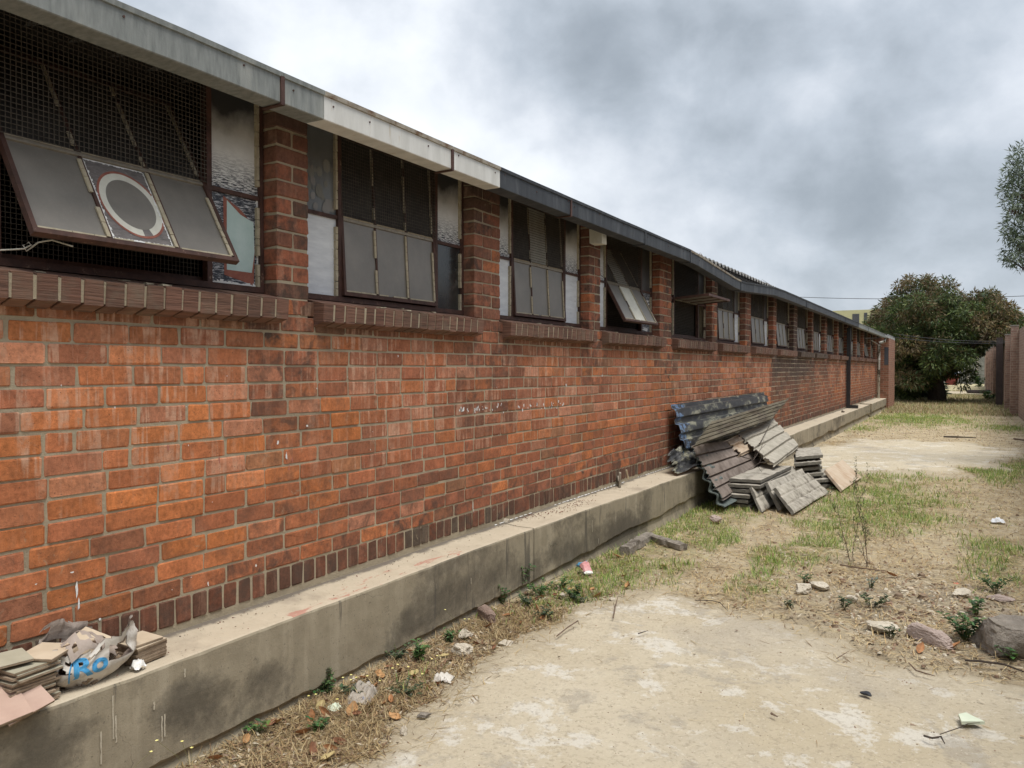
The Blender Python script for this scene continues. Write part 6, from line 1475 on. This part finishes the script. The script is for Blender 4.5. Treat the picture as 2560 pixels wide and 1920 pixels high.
# hazy trees beyond the end wall
for k, (px, py, r_) in enumerate(((2440, 870, 3.4), (2480, 850, 3.6), (2560, 820, 5))):
    c = PY(px, py, 120); root = empty('far_tree', (c.x, 120, 0)); tag(root, ('hazy rounded tree beyond the far wall, leftmost', 'hazy olive tree beyond the far wall, in the middle', 'hazy grey green tree beyond the far wall, rightmost')[k], 'tree')
    cl_ = []; random.seed(k)
    for j in range(30): cl_.append(((random.gauss(0, r_ * .5), random.gauss(0, r_ * .4), c.z + random.gauss(-r_ * .3, r_ * .45)), (1.3, 1.3, 1.0), 'haze'))
    link('crown', tree_leaves(cl_, 14, .9, .1, {'haze': [(.10, .10, .06), (.13, .12, .08), (.08, .09, .06)]}, 60 + k, .5), root); mb = MB(); tube_branch(mb, Vector((0, 0, 0)), Vector((0, 0, c.z)), .3, .15); mb.build('trunk', root)
# feathery tree over the right hand wall, nearer to the camera
YN = 15.0; c0 = PY(2700, 560, YN)
root = empty('feathery_tree', (c0.x, YN, 0)); tag(root, 'feathery leaved tree with hanging dark pods, reaching in from the right edge', 'tree')
cl_ = []; random.seed(12)
tipsN = [(2520, 450, .12), (2538, 458, .15), (2515, 500, .10), (2535, 535, .15), (2518, 590, .12), (2540, 583, .15), (2555, 620, .18), (2535, 650, .14), (2555, 470, .2), (2535, 400, .10), (2550, 420, .16), (2545, 385, .16), (2528, 425, .13), (2550, 440, .18), (2535, 475, .15), (2512, 480, .10), (2548, 500, .16), (2525, 510, .12), (2530, 555, .16), (2550, 570, .18), (2515, 568, .10), (2545, 600, .16), (2530, 625, .14), (2550, 640, .16), (2512, 640, .10), (2524, 655, .09), (2552, 665, .12),
         (2555, 370, .12), (2575, 420, .25), (2580, 520, .25), (2590, 600, .28), (2600, 480, .3), (2620, 560, .3), (2610, 660, .25), (2640, 400, .3), (2660, 500, .4), (2680, 620, .4), (2700, 430, .4), (2560, 400, .14), (2545, 535, .15)]
for px, py, r_ in tipsN:
    cl_.append((tuple(PY(px, py, YN + random.uniform(-.3, .3)) - Vector((c0.x, YN, 0))), (r_, r_, r_ * .7), 'f'))
link('crown', tree_leaves(cl_, 1700, .10, .12, {'f': [(.09, .13, .07), (.15, .19, .11), (.05, .07, .04), (.20, .24, .17)]}, 8, .17), root)
mb = MB(); tk = Vector((0, .2, 0)); top_ = Vector((0, .2, 4.0)); tube_branch(mb, tk, top_, .16, .09)
for px, py, r_ in tipsN[::2]:
    e = PY(px, py, YN) - Vector((c0.x, YN, 0)); m_ = top_.lerp(e, .5); m_.z += .1; tube_branch(mb, Vector((0, .2, max(2.4, e.z - .8))), e, .03, .005, n=3, wob=.05)
mb.build('trunk', root)
mb = MB()
for (px, py) in ((2548, 480), (2555, 478), (2530, 515), (2536, 520), (2528, 518), (2552, 525), (2558, 530), (2547, 600), (2553, 605), (2558, 612), (2550, 612), (2560, 660), (2541, 520), (2556, 485), (2560, 600)):
    for _ in range(4):
        p = PY(px + random.uniform(-5, 5), py + random.uniform(-4, 4), YN - .1) - Vector((c0.x, YN, 0)); l = random.uniform(.10, .16); e = p + Vector((random.uniform(-.03, .03), random.uniform(-.03, .03), -l)); s_ = Vector((.009, random.uniform(-.01, .01), 0)); m_ = (p + e) / 2
        mb.poly([p, m_ + s_, e, m_ - s_], 'litter', random.choice(((.09, .045, .03), (.14, .08, .05), (.06, .03, .025))))
mb.build('seed_pods', root)

# ------------------------------------------------------------------ overhead cables
def cable(p, q, sagd, r_, label, n=16):
    mb = MB(); mb.tube([p.lerp(q, i / n) - Vector((0, 0, sagd * 4 * (i / n) * (1 - i / n))) for i in range(n + 1)], r_, 'cable_black', 4); tag(mb.build('cable'), label, 'cable')
cable(PY(1900, 738, 70), PY(2600, 738, 70), .3, .022, 'upper overhead cable crossing the sky behind the mango tree')
a = Vector((.5, 35.4, H + 1.05)); q = PX(2560, 850, XR + .1)
cable(PY(2235, 834, 34.5), PX(2534, 852, XR + .1), .12, .009, 'upper of two dark cables slung from the building corner to the right wall')
cable(PY(2232, 843, 34.5), PX(2528, 857, XR + .1), .10, .010, 'lower of two dark cables slung from the building corner to the right wall')
